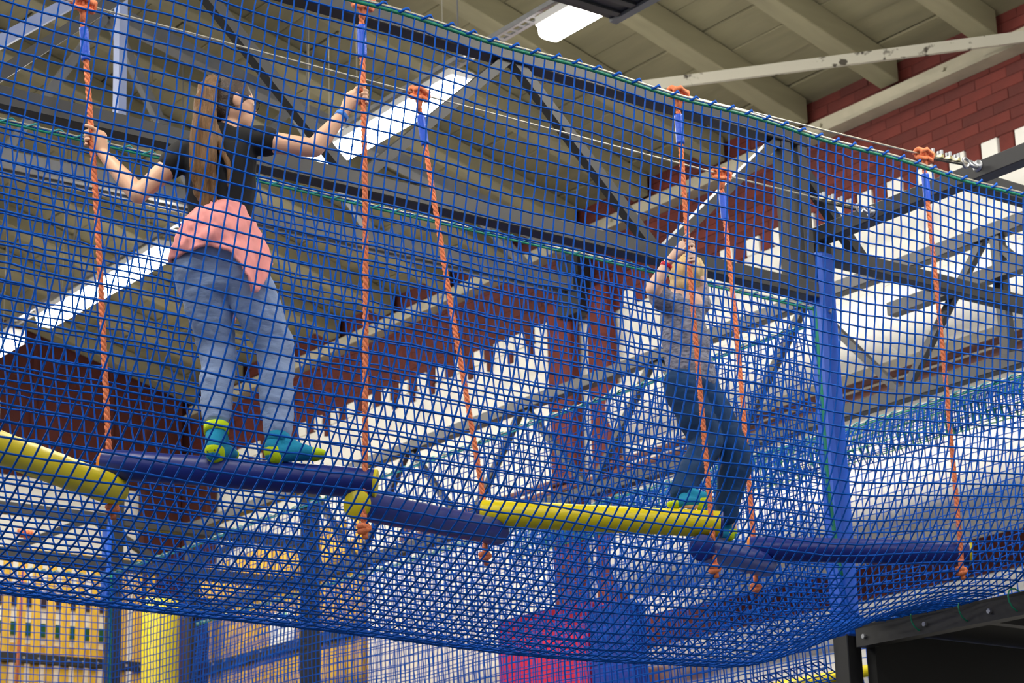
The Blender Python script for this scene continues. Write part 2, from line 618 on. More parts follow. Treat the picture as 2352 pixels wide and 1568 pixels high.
def lamp(y0, y1, x, label, group, wires=True, z=LZ):
    t = thing('fluorescent_lamp', label, 'lamp', (x, (y0 + y1) / 2, z), group)
    L = (y1 - y0) / 2
    bm = bmesh.new()
    add_box(bm, (-0.10, -L, 0.03), (0.10, L, 0.10))
    link('housing', bm_mesh(bm, bevel=0.01), 'lamp_body', t)
    bm = bmesh.new()
    prof = [(-0.095, 0.03), (-0.085, -0.025), (-0.055, -0.045), (0.055, -0.045), (0.085, -0.025), (0.095, 0.03)]
    rows = []
    for yy, s in ((-L + 0.005, 0.8), (-L + 0.03, 1), (L - 0.03, 1), (L - 0.005, 0.8)):
        rows.append([bm.verts.new((a * s, yy, b if b > 0 else b * s)) for a, b in prof])
    for a, b in zip(rows, rows[1:]):
        for i in range(len(prof)):
            j = (i + 1) % len(prof)
            bm.faces.new((a[i], a[j], b[j], b[i]))
    bm.faces.new(rows[0])
    bm.faces.new(rows[-1][::-1])
    link('diffuser', bm_mesh(bm, smooth=False), 'lamp_light', t)
    if wires:
        for yy in (-L * 0.7, L * 0.7):
            tube('hanging_wire', [(0, yy, 0.19), (0, yy, roof_z(x) - z)], 0.004, 'wire', t, sides=5)
    return t


GL = 'ceiling lamps in the bright row'
lamp(8.30, 9.85, LX, 'bright fluorescent ceiling lamp at the top, nearest of the lamp row', GL)
lamp(10.75, 12.26, LX, 'long bright fluorescent lamp beside the raised hand of the girl', GL)
lamp(12.34, 12.74, LX, 'short bright fluorescent lamp just below the girl\'s right forearm', GL)
lamp(14.80, 17.05, LX, 'long bright fluorescent lamp left of the girl\'s pink shirt', GL)
lamp(17.62, 19.6, LX, 'bright fluorescent lamp cut off by the left edge of the photo', GL)
for i, xx in enumerate((2.2, -3.6)):  # two unseen lamp rows, added to light the hall
    for j, yy in enumerate((-1.5, 2.2, 5.9, 9.6, 13.3, 17.0)):
        lamp(yy, yy + 2.2, xx, 'added unseen fluorescent ceiling lamp in a row outside the picture', 'added unseen lamps outside the picture', z=8.4)
for yy in (-2.0, 1.0, 4.0):
    lamp(yy, yy + 2.2, LX, 'fluorescent ceiling lamp of the bright row behind the picture edge', 'lamps of the row outside the picture')

# slotted rail above the lamps
rl = thing('slotted_rail', 'perforated grey cable rail running above the row of bright lamps', 'rail', (LX + 0.0, 8, LZ + 0.16))
bm = bmesh.new()
for xx in (-0.035, 0.035):
    add_box(bm, (xx - 0.012, -1.5, 0), (xx + 0.012, 13, 0.006))
for i in range(190):
    yy = -1.5 + i * 0.0765
    add_box(bm, (-0.024, yy, 0.0), (0.024, yy + 0.022, 0.006))
for xx in (-0.048, 0.047):
    add_box(bm, (xx, -1.5, 0), (xx + 0.004, 13, 0.035))
link('perforated_channel', bm_mesh(bm), 'galvanised', rl)
for yy in np.arange(-1, 13, 1.9):
    tube('hanger_rod', [(0, yy, 0.0), (0, yy, roof_z(LX) - LZ - 0.16)], 0.006, 'grey_steel', rl, sides=5)

# dark ribbed duct above the first lamp
dk = thing('ventilation_duct', 'dark ribbed metal duct at the top edge beside the first lamp', 'duct', (8.0, 8.6, 7.22))
da, db, dc_, dd = [onz(px, py, 7.22) for px, py in ((1328, 8), (1402, 43), (1446, 45), (1600, -22))]
e0 = db
ex = (dc_ - db) / np.linalg.norm(dc_ - db)            # along the visible end
ey_ = np.array([0, -1.0, 0])
o_ = np.array(dk.location)


def duct_box(u0, u1, v0, v1, z0, z1, nm, m):
    bm = bmesh.new()
    add_box(bm, (u0, -v1, z0), (u1, -v0, z1))
    ob = link(nm, bm_mesh(bm), m, dk)
    ob.location = e0 - o_
    return ob


duct_box(-0.62, 0.0, 0.0, 2.4, 0.0, 0.16, 'shell', 'black_steel')
for i in range(16):
    duct_box(-0.61, -0.01, 0.06 + i * 0.14, 0.11 + i * 0.14, -0.014, -0.0005, 'rib', 'dark_steel')
duct_box(0.001, 0.055, -0.01, 2.4, -0.02, 0.17, 'edge_flange', 'grey_steel')
for v in (0.4, 1.8):
    p = e0 - o_ + np.array([-0.3, -v, 0.16])
    tube('hanger_rod', [p, p + (0, 0, roof_z(e0[0] - 0.3) - 7.38)], 0.008, 'grey_steel', dk, sides=5)

# ================================================================== THE COURSE FRAME
TR = 0.085
PX, PY = 7.93, 7.56               # corner post


def truss_x(name, label, x0, x1, y, zb, zt, tops, bots, w=TR, m='dark_steel', verts=()):
    t = thing(name, label, 'truss', (x0, y, zb))
    o = np.array([x0, y, zb])
    bar('bottom_chord', np.array([x0, y, zb]) - o, np.array([x1, y, zb]) - o, w, w, m, t, bevel=0.004)
    bar('top_chord', np.array([x0, y, zt]) - o, np.array([x1, y, zt]) - o, w, w, m, t, bevel=0.004)
    nodes = sorted([(a, zt) for a in tops] + [(a, zb) for a in bots])
    for (a, za), (b, zb2) in zip(nodes, nodes[1:]):
        if za != zb2:
            bar('diagonal', np.array([a, y, za]) - o, np.array([b, y, zb2]) - o, w * 0.62, w * 0.62, m, t, up=(0, 1, 0))
    for a in verts:
        bar('upright', np.array([a, y, zb]) - o, np.array([a, y, zt]) - o, w * 0.8, w * 0.8, m, t, up=(0, 1, 0), bevel=0.003)
    return t


def truss_y(name, label, y0, y1, x, zb, zt, tops, bots, w=TR, m='dark_steel', verts=()):
    t = thing(name, label, 'truss', (x, y0, zb))
    o = np.array([x, y0, zb])
    bar('bottom_chord', np.array([x, y0, zb]) - o, np.array([x, y1, zb]) - o, w, w, m, t, bevel=0.004)
    bar('top_chord', np.array([x, y0, zt]) - o, np.array([x, y1, zt]) - o, w, w, m, t, bevel=0.004)
    nodes = sorted([(a, zt) for a in tops] + [(a, zb) for a in bots])
    for (a, za), (b, zb2) in zip(nodes, nodes[1:]):
        if za != zb2:
            bar('diagonal', np.array([x, a, za]) - o, np.array([x, b, zb2]) - o, w * 0.55, w * 0.55, m, t, up=(1, 0, 0))
    for a in verts:
        bar('upright', np.array([x, a, zb]) - o, np.array([x, a, zt]) - o, w * 0.8, w * 0.8, m, t, up=(1, 0, 0), bevel=0.003)
    return t


truss_x('steel_truss', 'dark box section truss above the rope bridge, behind the girl and the boy', 1.2, 7.86, 7.55, 5.11, 5.95,
        (2.3, 4.1, 5.9, 7.7), (3.2, 5.0, 6.79), verts=(7.70, 7.82))
truss_y('steel_truss', 'dark box section truss in front of the white wall, behind the blue post', 4.5, 17.5, 9.72, 5.09, 5.90,
        (6.4, 7.9, 9.4, 10.9, 12.4, 13.9, 15.4), (7.15, 8.65, 10.15, 11.65, 13.15, 14.65), verts=(7.82, 15.4))
truss_x('steel_truss', 'small dark truss at the lower left beyond the hanging net', 2.5, 9.7, 15.45, 5.04, 5.40,
        (3.0, 4.6, 6.2, 7.72, 9.2), (3.8, 5.4, 6.95, 8.46), w=0.09)
# end beam with the cable anchors, and the beam running on from the corner post
eb = thing('anchor_beam', 'dark steel beam holding the two bolted cable ends at the right', 'beam', (PX, PY, 5.43))
bar('beam', (0, 0.05, 0), (0, -4.2, 0), 0.085, 0.085, 'dark_steel', eb, bevel=0.004)
b2 = bar('cross_beam', (PX + 0.045, PY, 5.34), (9.68, PY, 5.34), 0.085, 0.085, 'dark_steel', bevel=0.004)
tag(b2, 'dark steel beam running right from the top of the blue post', 'beam')
b3 = bar('cross_beam', (PX + 0.045, 6.55, 5.43), (9.68, 6.55, 5.43), 0.085, 0.085, 'dark_steel', bevel=0.004)
tag(b3, 'dark steel beam running right from the anchor beam near the picture edge', 'beam')
b4 = bar('diagonal_brace', (7.80, 7.60, 5.90), (8.30, 7.60, 5.38), 0.06, 0.06, 'black_steel', up=(0, 1, 0))
tag(b4, 'black slanting brace between the truss end and the right hand beam', 'brace')
b5 = bar('cross_beam', (9.62, 4.6, 5.60), (9.62, 8.6, 5.60), 0.08, 0.08, 'dark_steel')
tag(b5, 'dark steel rail just below the top chord in front of the white wall', 'beam')


def post(label, x, y, ztop, sleeve=None, w=0.1, full_blue=False):
    t = thing('support_post', label, 'post', (x, y, 0))
    bar('steel_core', (0, 0, 0), (0, 0, ztop), w, w, 'black_steel', t, up=(0, 1, 0), bevel=0.004)
    bar('foot_plate', (0, 0, 0), (0, 0, 0.012), w * 2.2, w * 2.2, 'black_steel', t, up=(0, 1, 0))
    if sleeve:
        bm = bmesh.new()
        z0, z1, hw = sleeve
        ox = -(w / 2 + hw / 2 + 0.001) if hw < w else 0.0
        add_bar(bm, (ox, 0, z0), (ox, 0, z1), hw, max(hw, 0.1), up=(0, 1, 0))
        link('padded_sleeve', bm_mesh(bm, bevel=min(0.02, hw * 0.2), smooth=False), 'blue_vinyl', t)
        V, Q = tube_np([(-hw * 0.1, -hw / 2 + 0.002, z1 - 0.34), (-hw * 0.1, -hw / 2 - 0.012, z1 - 0.34)], 0.011, 8)
        me = bpy.data.meshes.new('m')
        me.from_pydata([tuple(v) for v in V], [], Q)
        link('bolt', me, 'galvanised', t)
    return t


post('tall post with a bright blue padded sleeve at the right end of the rope bridge', PX, PY, 5.385, (3.30, 5.34, 0.118))
post('dark steel post behind the hanging net, right of the yellow plank wall', 7.93, 12.55, 5.05)
post('dark steel post with a blue padded strip at the lower left', 7.93, 15.45, 5.6, (4.75, 5.42, 0.045))
post('dark steel post standing at the lower left edge', 5.0, 15.45, 5.6)
post('dark steel post carrying the truss in front of the white wall', 9.72, 17.4, 5.95)
post('dark steel post at the right picture edge under the anchor beam', PX, 3.5, 5.385)
post('dark steel post left of the picture, under the long truss', 1.25, 7.55, 5.07)
post('dark steel post carrying the right end of the wall side truss', 9.72, 4.7, 5.86)
post('dark steel post under the left end of the small far truss', 2.6, 15.45, 5.0)

# platform at the right end
pl = thing('platform', 'dark timber platform with steel joists seen from below at the lower right', 'platform', (PX, 5.5, 3.2))
o0 = np.array([PX, 5.5, 3.2])


def rel(*v): return tuple(np.array(v) - o0)


bm = bmesh.new()
add_box(bm, rel(PX, 2.4, 3.335), rel(9.64, 7.50, 3.36))
link('deck', bm_mesh(bm), 'plywood_black', pl)
bar('edge_beam', rel(PX, 2.4, 3.29), rel(PX, 7.46, 3.29), 0.08, 0.09, 'black_steel', pl)
bar('edge_beam', rel(PX + 0.05, 7.45, 3.19), rel(9.64, 7.45, 3.19), 0.06, 0.26, 'plywood_black', pl)
for yy in (4.4, 5.2, 6.0, 6.75):
    bar('joist', rel(PX + 0.04, yy, 3.30), rel(9.64, yy, 3.30), 0.06, 0.06, 'dark_steel', pl)
for yy in (5.6, 6.4):
    bar('brace_bar', rel(8.2, yy - 0.4, 3.25), rel(9.5, yy + 0.4, 3.25), 0.04, 0.03, 'dark_steel', pl)
for yy in np.arange(5.0, 7.4, 0.4):
    V, Q = tube_np([rel(PX - 0.04, yy, 3.29), rel(PX - 0.055, yy, 3.29)], 0.012, 6)
    me = bpy.data.meshes.new('m')
    me.from_pydata([tuple(v) for v in V], [], Q)
    link('bolt', me, 'galvanised', pl)

# ================================================================== ROPE BRIDGE
YN, YF = 6.48, 7.13
ZC = 5.40
ropes = [  # name, top pixel, bottom pixel (knot), plane Y, label
    ((190, 10), (250, 1035), (259, 1152), YF, 'orange rope held by the girl\'s left hand, first from the left'),
    ((830, 5), (838, 1082), (836, 1196), YN, 'orange rope held by the girl\'s right hand'),
    ((960, 215), (1110, 1146), (1114, 1262), YF, 'orange rope down to the left end of the long yellow log'),
    ((1555, 215), (1632, 1172), (1641, 1290), YN, 'orange rope gripped by the boy, hanging in front of him'),
    ((1655, 400), (1730, 1232), (1736, 1335), YF, 'orange rope just behind the boy, right of him'),
    ((2120, 355), (2205, 1243), (2207, 1296), 6.40, 'orange rope nearest the right edge, with its knot above the net'),
]


def ring_pts(c, ax1, ax2, r, n=14, turns=1.0, drift=None):
    c, ax1, ax2 = map(np.asarray, (c, ax1, ax2))
    out = []
    for i in range(n):
        a = 2 * math.pi * turns * i / (n - 1)
        p = c + ax1 * math.cos(a) * r + ax2 * math.sin(a) * r
        if drift is not None:
            p = p + np.asarray(drift) * (i / (n - 1))
        out.append(p)
    return out


ROPE = []
for tp, bp, kp, Y, lab in ropes:
    T = ony(tp[0], tp[1], Y)
    Bm = ony(bp[0], bp[1], Y)
    K = ony(kp[0], kp[1], Y)
    ROPE.append((T, Bm, K))
    r = thing('climbing_rope', lab, 'rope', tuple(T), 'orange ropes of the rope bridge')
    T0 = T.copy()
    pts = catmull([T - T0 + (0, 0, -0.03), (T * 0.5 + Bm * 0.5) - T0 + np.array([rng.uniform(-.012, .012), 0, 0]), Bm - T0, K - T0], 40)
    n = int(np.linalg.norm(np.diff(pts, axis=0), axis=1).sum() / 0.007)
    pts = resample(pts, n)
    tt = np.gradient(pts, axis=0)
    tt /= np.linalg.norm(tt, axis=1)[:, None]
    e1 = np.cross(tt, [0, 1, 0])
    e1 /= np.linalg.norm(e1, axis=1)[:, None]
    e2 = np.cross(tt, e1)
    s = np.arange(n) * 0.007
    polys = []
    for q in range(3):
        a = -s / 0.075 * 2 * math.pi + q * 2 * math.pi / 3
        polys.append(pts + 0.0058 * (np.cos(a)[:, None] * e1 + np.sin(a)[:, None] * e2))
    multi_tube('twisted_strands', polys, 0.0066, 'rope_orange', r, sides=6)
    # blue taped splice
    i1 = int(0.075 / 0.007)
    i2 = int(0.215 / 0.007)
    tube('taped_splice', pts[i1:i2], 0.0185, 'blue_tape', r, sides=10)
    # wrapped hitch on the cable
    ax = np.array([1.0, 0, 0])
    polys = []
    for q in range(5):
        c = np.array([-0.036 + 0.018 * q, 0, 0.0])
        polys.append(ring_pts(c, (0, 1, 0), (0, 0, 1), 0.021, 14, 1.0, (0.012, 0, 0)))
    polys.append([(-0.04, -0.026, -0.005), (-0.012, -0.036, 0.014), (0.022, -0.033, -0.004), (0.045, -0.02, 0.01)])
    polys.append([(-0.012, -0.016, -0.02), (-0.004, -0.010, -0.045), (0.0, 0, -0.08)])
    polys.append(ring_pts((-0.02, -0.012, -0.022), (1, 0, 0.2), (0, 0.7, 0.5), 0.02, 14))
    polys.append([(0.012, -0.012, -0.015), (0.006, -0.008, -0.045), (0.002, 0, -0.08)])
    polys.append(ring_pts((0.018, -0.012, -0.020), (1, 0, -0.3), (0, 0.7, 0.5), 0.02, 14))
    multi_tube('cable_hitch', polys, 0.0105, 'rope_orange', r, sides=7)
    # stopper knot under the logs
    c = K - T0 + np.array([0, 0, -0.005])
    polys = [ring_pts(c + (0, 0, -0.008), (1, 0, 0), (0, 1, 0), 0.018, 14, 1.3, (0, 0, -0.02)),
             ring_pts(c + (0, 0, -0.022), (0.8, 0, 0.5), (0, 1, 0), 0.019, 14, 1.2, (0, 0, -0.012)),
             [c + (0, 0, 0.03), c + (0.006, 0.004, -0.02), c + (0.002, -0.006, -0.06)]]
    multi_tube('stopper_knot', polys, 0.0115, 'rope_orange', r, sides=7)

# steel cables carrying the ropes
for nm, Y, idx, anchor, lab in (('near', YN, (1, 3, 5), (2252, 383), 'thin steel cable nearer the camera carrying three orange ropes'),
                                ('far', YF, (0, 2, 4), (2016, 490), 'thin steel cable further back carrying three orange ropes')):
    A = ony(anchor[0], anchor[1], 6.42 if nm == 'near' else YF)
    A[0] = PX - 0.10
    P = [ROPE[i][0] for i in idx]
    L = P[0] + (P[0] - P[1]) * 1.6
    L[2] = P[0][2] + 0.02
    L[1] = Y
    P = [L] + P + [A]
    c = thing('steel_cable', lab, 'cable', tuple(A))
    tube('wire', np.array(P) - A, 0.0048, 'wire', c, sides=6)
    d = (P[-1] - P[-2]) / np.linalg.norm(P[-1] - P[-2])
    # doubled tail, four clips, thimble and eye bolt
    side = np.array([0, 0, 1.0])
    tail = [-d * 0.36 - side * 0.012, -d * 0.34 - side * 0.013, -d * 0.06 - side * 0.012]
    tube('cable_tail', tail, 0.0055, 'black_steel', c, sides=6)
    for q in range(4):
        b = -d * (0.10 + 0.065 * q)
        bm = bmesh.new()
        add_box(bm, b + np.array([-0.012, -0.016, -0.004]), b + np.array([0.012, 0.016, 0.016]))
        cl = link('cable_clip', bm_mesh(bm, bevel=0.003), 'brass_zinc', c)
        for yy in (-0.010, 0.010):
            V, Q = tube_np([b + (0, yy, 0.014), b + (0, yy, 0.036)], 0.0085, 8)
            me = bpy.data.meshes.new('m')
            me.from_pydata([tuple(v) for v in V], [], Q)
            link('nut', me, 'galvanised', cl)
    multi_tube('eye_thimble', [ring_pts(-d * 0.035, d, side, 0.024, 18)], 0.007, 'galvanised', c)
    eye = np.array([0.02, 0, 0.0])
    multi_tube('eye_bolt', [ring_pts(eye, (1, 0, 0), (0, 0.6, 0.8), 0.024, 18), [eye + (0.02, 0, 0), eye + (0.085, 0, 0.0)]], 0.009, 'galvanised', c)
    tube('washer', [eye + (0.032, 0, 0), eye + (0.038, 0, 0)], 0.03, 'galvanised', c, sides=14)

# padded logs
logs = [
    ('yellow_vinyl', 'yellow_vinyl', 'yellow_vinyl', ony(-150, 972, 6.48), ony(268, 1127, 7.13), 'yellow padded log cut off by the left edge'),
    ('navy_vinyl', 'orange_vinyl', 'yellow_vinyl', ony(228, 1064, 7.13), ony(866, 1111, 6.48), 'dark blue padded log the girl stands on'),
    ('navy_vinyl', 'yellow_vinyl', 'navy_vinyl', ony(818, 1158, 6.50), ony(1143, 1221, 7.11), 'dark blue padded log slanting away between the girl\'s log and the yellow log'),
    ('yellow_vinyl', 'navy_vinyl', 'navy_vinyl', ony(1097, 1177, 7.13), ony(1661, 1204, 6.48), 'yellow padded log the boy stands on'),
    ('navy_vinyl', 'navy_vinyl', 'navy_vinyl', ony(1612, 1257, 6.50), ony(1758, 1297, 7.09), 'short looking blue padded log below the boy\'s rear foot'),
    ('navy_vinyl', 'orange_vinyl', 'yellow_vinyl', ony(1716, 1259, 7.11), ony(2232, 1271, 6.40), 'dark blue padded log at the right with a yellow end cap'),
]
LOGS = []
LR = 0.056
for body, c0, c1, P, Q, lab in logs:
    LOGS.append((P, Q))
    t = thing('padded_log', lab, 'log', tuple((P + Q) / 2), 'padded logs of the rope bridge')
    ctr = (P + Q) / 2
    d = (Q - P) / np.linalg.norm(Q - P)
    L = np.linalg.norm(Q - P)
    ss = np.linspace(0.012, L - 0.012, 18)
    pts = [P + d * s - ctr for s in ss]
    rr = [LR * (0.99 if i in (0, 17) else 1.0 + 0.012 * math.sin(i * 2.1 + L * 9)) for i in range(18)]
    tube('padded_cover', pts, rr, body, t, sides=28, caps=False)
    for e, sgn, cm in ((P, 1, c0), (Q, -1, c1)):
        ce = [e - ctr, e + d * sgn * 0.004 - ctr, e + d * sgn * 0.03 - ctr]
        tube('end_cap', ce, [LR * 0.9, LR * 0.985, LR * 0.985], cm, t, sides=28)
    # sewn seam along the underside
    s1 = np.cross(d, [0, 0, 1.0])
    s1 /= np.linalg.norm(s1)
    off = (-np.array([0, 0, 1.0]) * 0.80 - s1 * 0.60) * (LR + 0.001)
    tube('seam', [P + d * 0.03 - ctr + off, Q - d * 0.03 - ctr + off], 0.0025, body, t, sides=5)

# ================================================================== NETS
CELL = 0.052
NY0, NY1 = 6.10, 7.50
X0, X1 = 1.25, PX - 0.045


def section(x):
    e = max(0.0, min(1.0, (x - (X1 - 1.3)) / 1.3))
    e = e * e * (3 - 2 * e)
    zb = 3.02 + 0.03 * math.sin((x - 1.2) * 1.1) * (1 - e) + 0.33 * e
    zt = 5.175 - 0.012 * math.sin((x - X0) / (X1 - X0) * math.pi) - 0.006 * math.sin(x * 7)
    pts = [(NY0, zt), (NY0, 4.6), (NY0 + 0.01, 4.15), (NY0 + 0.05, 3.82), (NY0 + 0.15, 3.55 + 0.03 * e), (NY0 + 0.32, 3.33 + 0.07 * e), (NY0 + 0.54, 3.14 + 0.22 * e),
           (6.88, zb), (7.10, zb), (7.32, zb + 0.10 * (1 - e) + 0.01), (7.46, 3.45 + 0.03 * e), (NY1, 3.9), (NY1, 4.5), (NY1, 5.0)]
    c = catmull(pts, 8)
    return np.stack([np.full(len(c), x), c[:, 0], c[:, 1]], 1)


# the cords drift to the left on their way down the near side and up the far side
DRIFT = 0.135
NV = int(round(4.55 / CELL))
xs = np.arange(X0, X1 + 4.6 * DRIFT, CELL)
nu = len(xs)
sec_cache = {}
G = np.zeros((nu, NV, 3))
for i, x in enumerate(xs):
    for j in range(NV):
        t = j / (NV - 1)
        lim = X1 - 0.085 * max(0.0, min(1.0, (t - 0.5) / 0.3))
        xx = max(X0, min(lim, x - DRIFT * 4.55 * t))
        key = round(xx, 2)
        if key not in sec_cache:
            sec_cache[key] = resample(section(key), NV)
        G[i, j] = sec_cache[key][j]
        G[i, j, 0] = xx
# gentle slack in the hanging part
for i in range(nu):
    for j in range(NV):
        w = math.sin(j / (NV - 1) * math.pi)
        G[i, j] += np.array([0.0, 0.014 * math.sin(G[i, j, 0] * 1.7 + j * 0.05) * w, 0.006 * math.sin(G[i, j, 0] * 3.1) * w])
tn = thing('net_tunnel', 'blue knotted safety net trough hanging around the whole rope bridge', 'net', (X0, 6.85, 3.0))
O = np.array([X0, 6.85, 3.0])
ja = int(1.45 / CELL)
jb = NV - int(1.25 / CELL)
net('near_net', G[:, :ja + 1] - O, 0.0038, 'net_blue', tn, knot=0.0072, jit=0.0011, seed=3)
net('floor_net', G[:, ja:jb + 1] - O, 0.0038, 'net_blue', tn, knot=0.0072, jit=0.0011, seed=4)
net('far_net', G[:, jb:] - O, 0.0037, 'net_blue', tn, knot=0.0066, jit=0.0014, seed=5)


def edge_rope(P, parent, wire_m='wire', cord='net_green', lace='net_blue', k=1.0):
    P = np.asarray(P, float)
    n = int(np.linalg.norm(np.diff(P, axis=0), axis=1).sum() / 0.02) + 2
    P = resample(P, n)
    tube('edge_cable', P + (0, 0, 0.004), 0.005 * k, wire_m, parent, sides=6)
    tube('edge_cord', P + (0, 0, -0.010), 0.0058 * k, cord, parent, sides=6)
    T = np.gradient(P, axis=0)
    T /= np.linalg.norm(T, axis=1)[:, None]
    S = np.cross(T, [0, 0, 1.0])
    U = np.cross(S, T)
    a = np.arange(n) * 0.02 / (CELL * 2) * 2 * math.pi
    H = P + (np.cos(a)[:, None] * S + np.sin(a)[:, None] * U) * 0.0115 * k + (0, 0, 0.004)
    tube('lacing_cord', H, 0.0042 * k, lace, parent, sides=5)


edge_rope(G[np.unique(G[:, 0, 0].round(4), return_index=True)[1], 0] - O, tn, k=1.3)
edge_rope(G[np.unique(G[:, -1, 0].round(4), return_index=True)[1], -1] - O, tn, lace='net_teal')
tube('end_cord', resample(G[-1, jb - 4:] - O + np.array([0.006, 0, 0]), 40), 0.011, 'net_green', tn, sides=6)
# lacing ties to the platform beam
for yy in (6.45, 6.75, 7.05):
    multi_tube('lacing_tie', [ring_pts(np.array([PX - 0.03, yy, 3.32]) - O, (1, 0, 0), (0, 0.15, 1), 0.055, 14)], 0.004, 'net_green', tn, sides=5)


def flat_net(parent, name, u0, u1, z0, z1, plane, axis, seed, m='net_blue', bulge=0.05, r=0.0040, zfun=None, knot=0.0):
    nu = int(abs(u1 - u0) / CELL) + 1
    us = np.linspace(u0, u1, nu)
    nv = int(abs(z1 - z0) / CELL) + 1
    G = np.zeros((nu, nv, 3))
    for i, u in enumerate(us):
        for j, t in enumerate(np.linspace(0, 1, nv)):
            zz = z1 + (z0 - z1) * t
            b = bulge * math.sin(t * math.pi) * (0.7 + 0.4 * math.sin(u * 1.3 + seed)) + 0.01 * math.sin(u * 3.7 + t * 5)
            v = plane + b
            G[i, j] = (v, u, zz) if axis == 'y' else (u, v, zz)
            G[i, j, 2] += 0.012 * math.sin(u * 2.2 + seed) * math.sin(t * math.pi)
    return net(name, G - np.array(parent.location), r, m, parent, jit=0.0016, seed=seed, knot=knot), G


t2 = thing('net_tunnel', 'second blue net trough running away behind the boy along the white wall', 'net', (8.8, 11.5, 2.9))
o, Ga = flat_net(t2, 'near_net', PY + 0.08, 15.4, 2.95, 4.95, 7.865, 'y', 11, bulge=-0.05)
edge_rope(Ga[:, 0] - np.array(t2.location), t2, cord='net_teal', lace='net_teal')
o, Gb = flat_net(t2, 'far_net', 4.6, 17.2, 2.95, 4.97, 9.655, 'y', 12, bulge=-0.08)
edge_rope(Gb[:, 0] - np.array(t2.location), t2, cord='net_green', lace='net_teal')
# surplus net folded over below the edge
for q in range(3):
    flat_net(t2, 'folded_net', 4.6, 12.4, 4.76 - 0.03 * q, 4.93, 9.60 + 0.018 * q, 'y', 14 + q, m='net_green' if q == 1 else 'net_blue', bulge=-0.03, r=0.0042)
# floor of the second trough
nuf = int((15.4 - 7.7) / CELL)
nvf = int(1.8 / CELL)
Gf = np.zeros((nuf, nvf, 3))
for i, u in enumerate(np.linspace(7.7, 15.4, nuf)):
    for j, t in enumerate(np.linspace(0, 1, nvf)):
        Gf[i, j] = (7.87 + 1.77 * t, u, 2.95 + 0.25 - 0.25 * math.sin(t * math.pi) + 0.02 * math.sin(u * 2))
net('floor_net', Gf - np.array(t2.location), 0.0036, 'net_blue', t2, jit=0.0016, seed=13)

t3 = thing('net_tunnel', 'third blue net wall hanging at the lower left under the small truss', 'net', (6.5, 15.5, 2.9))
o, Gc = flat_net(t3, 'near_net', 2.6, 7.85, 2.95, 4.92, 15.375, 'x', 21, bulge=-0.04)
edge_rope(Gc[:, 0] - np.array(t3.location), t3, cord='net_green', lace='net_teal')
tube('post_lacing', [(7.86 - 6.5, 15.36 - 15.5, z - 2.9) for z in np.linspace(2.95, 4.95, 30)], 0.012, 'net_green', t3, sides=6)
# rope of the far bridge
r = thing('climbing_rope', 'small orange rope hanging from a knot at the lower left edge', 'rope', tuple(ony(58, 1225, 15.9)))
T0 = ony(58, 1225, 15.9)
B0 = ony(36, 1600, 15.9)
tube('rope_strand', [np.zeros(3), (B0 - T0) * 0.5, (B0 - T0) * 1.2], 0.014, 'rope_orange', r, sides=7)
tube('taped_splice', [(B0 - T0) * 0.06, (B0 - T0) * 0.15], 0.02, 'blue_tape', r, sides=8)
multi_tube('cable_hitch', [ring_pts((dx, 0, 0.0), (0, 1, 0), (0, 0, 1), 0.025, 12) for dx in (-0.05, -0.025, 0.0, 0.025, 0.05)], 0.014, 'rope_orange', r)
c = tube('steel_cable', [T0 + (-3.5, 0, 0), T0 + (1.9, 0, 0)], 0.006, 'wire', sides=5)
tag(c, 'thin steel cable of the far rope bridge at the lower left', 'cable')

# ================================================================== THINGS BEHIND THE NETS
mp = thing('foam_block', 'large magenta padded block standing behind the net at the bottom', 'pad', (11.2, 13.9, 0))
bm = bmesh.new()
add_box(bm, (-0.2, -0.57, 0), (0.3, 0.60, 4.70))
link('padded_cover', bm_mesh(bm, bevel=0.03), 'magenta_vinyl', mp)
bm = bmesh.new()
add_box(bm, (-0.208, -0.58, 4.0), (-0.199, 0.61, 4.012))
link('seam', bm_mesh(bm), 'magenta_vinyl', mp)
bp_ = thing('padded_column', 'blue padded column right of the magenta block', 'column', (11.10, 13.02, 0))
bm = bmesh.new()
add_box(bm, (-0.10, -0.24, 0), (0.10, 0.27, 4.60))
link('padded_cover', bm_mesh(bm, bevel=0.03), 'deep_blue_vinyl', bp_)
bm = bmesh.new()
add_box(bm, (-0.106, -0.245, 4.15), (0.0, 0.275, 4.165))
link('seam', bm_mesh(bm), 'deep_blue_vinyl', bp_)

# yellow plank walls
FY = 18.4
fa = thing('plank_wall', 'yellow plank wall with gaps seen through the net at the bottom left', 'wall', (8.9, FY, 0))
A = ony(40, 1450, FY)
Bp = ony(330, 1450, FY)
x = A[0] - 0.9
ZPA = ony(190, 1272, FY)[2]
while x < Bp[0] + 0.15:
    bm = bmesh.new()
    add_box(bm, (x - 8.9, -0.015, 0.0), (x - 8.9 + 0.085, 0.015, ZPA))
    link('plank', bm_mesh(bm, bevel=0.004), 'plank_yellow', fa)
    x += 0.148
zr1 = ony(150, 1520, FY)[2]
bm = bmesh.new()
add_box(bm, (A[0] - 10.0, -0.06, zr1 - 0.045), (Bp[0] - 8.9, -0.016, zr1 + 0.045))
rr_ = link('rail', bm_mesh(bm, bevel=0.005), 'black_steel', fa)
x = A[0]
while x < Bp[0]:
    V, Q = tube_np([(x - 8.9 + 0.042, -0.061, zr1), (x - 8.9 + 0.042, -0.07, zr1)], 0.014, 6)
    me = bpy.data.meshes.new('m')
    me.from_pydata([tuple(v) for v in V], [], Q)
    link('bolt', me, 'galvanised', rr_)
    x += 0.148
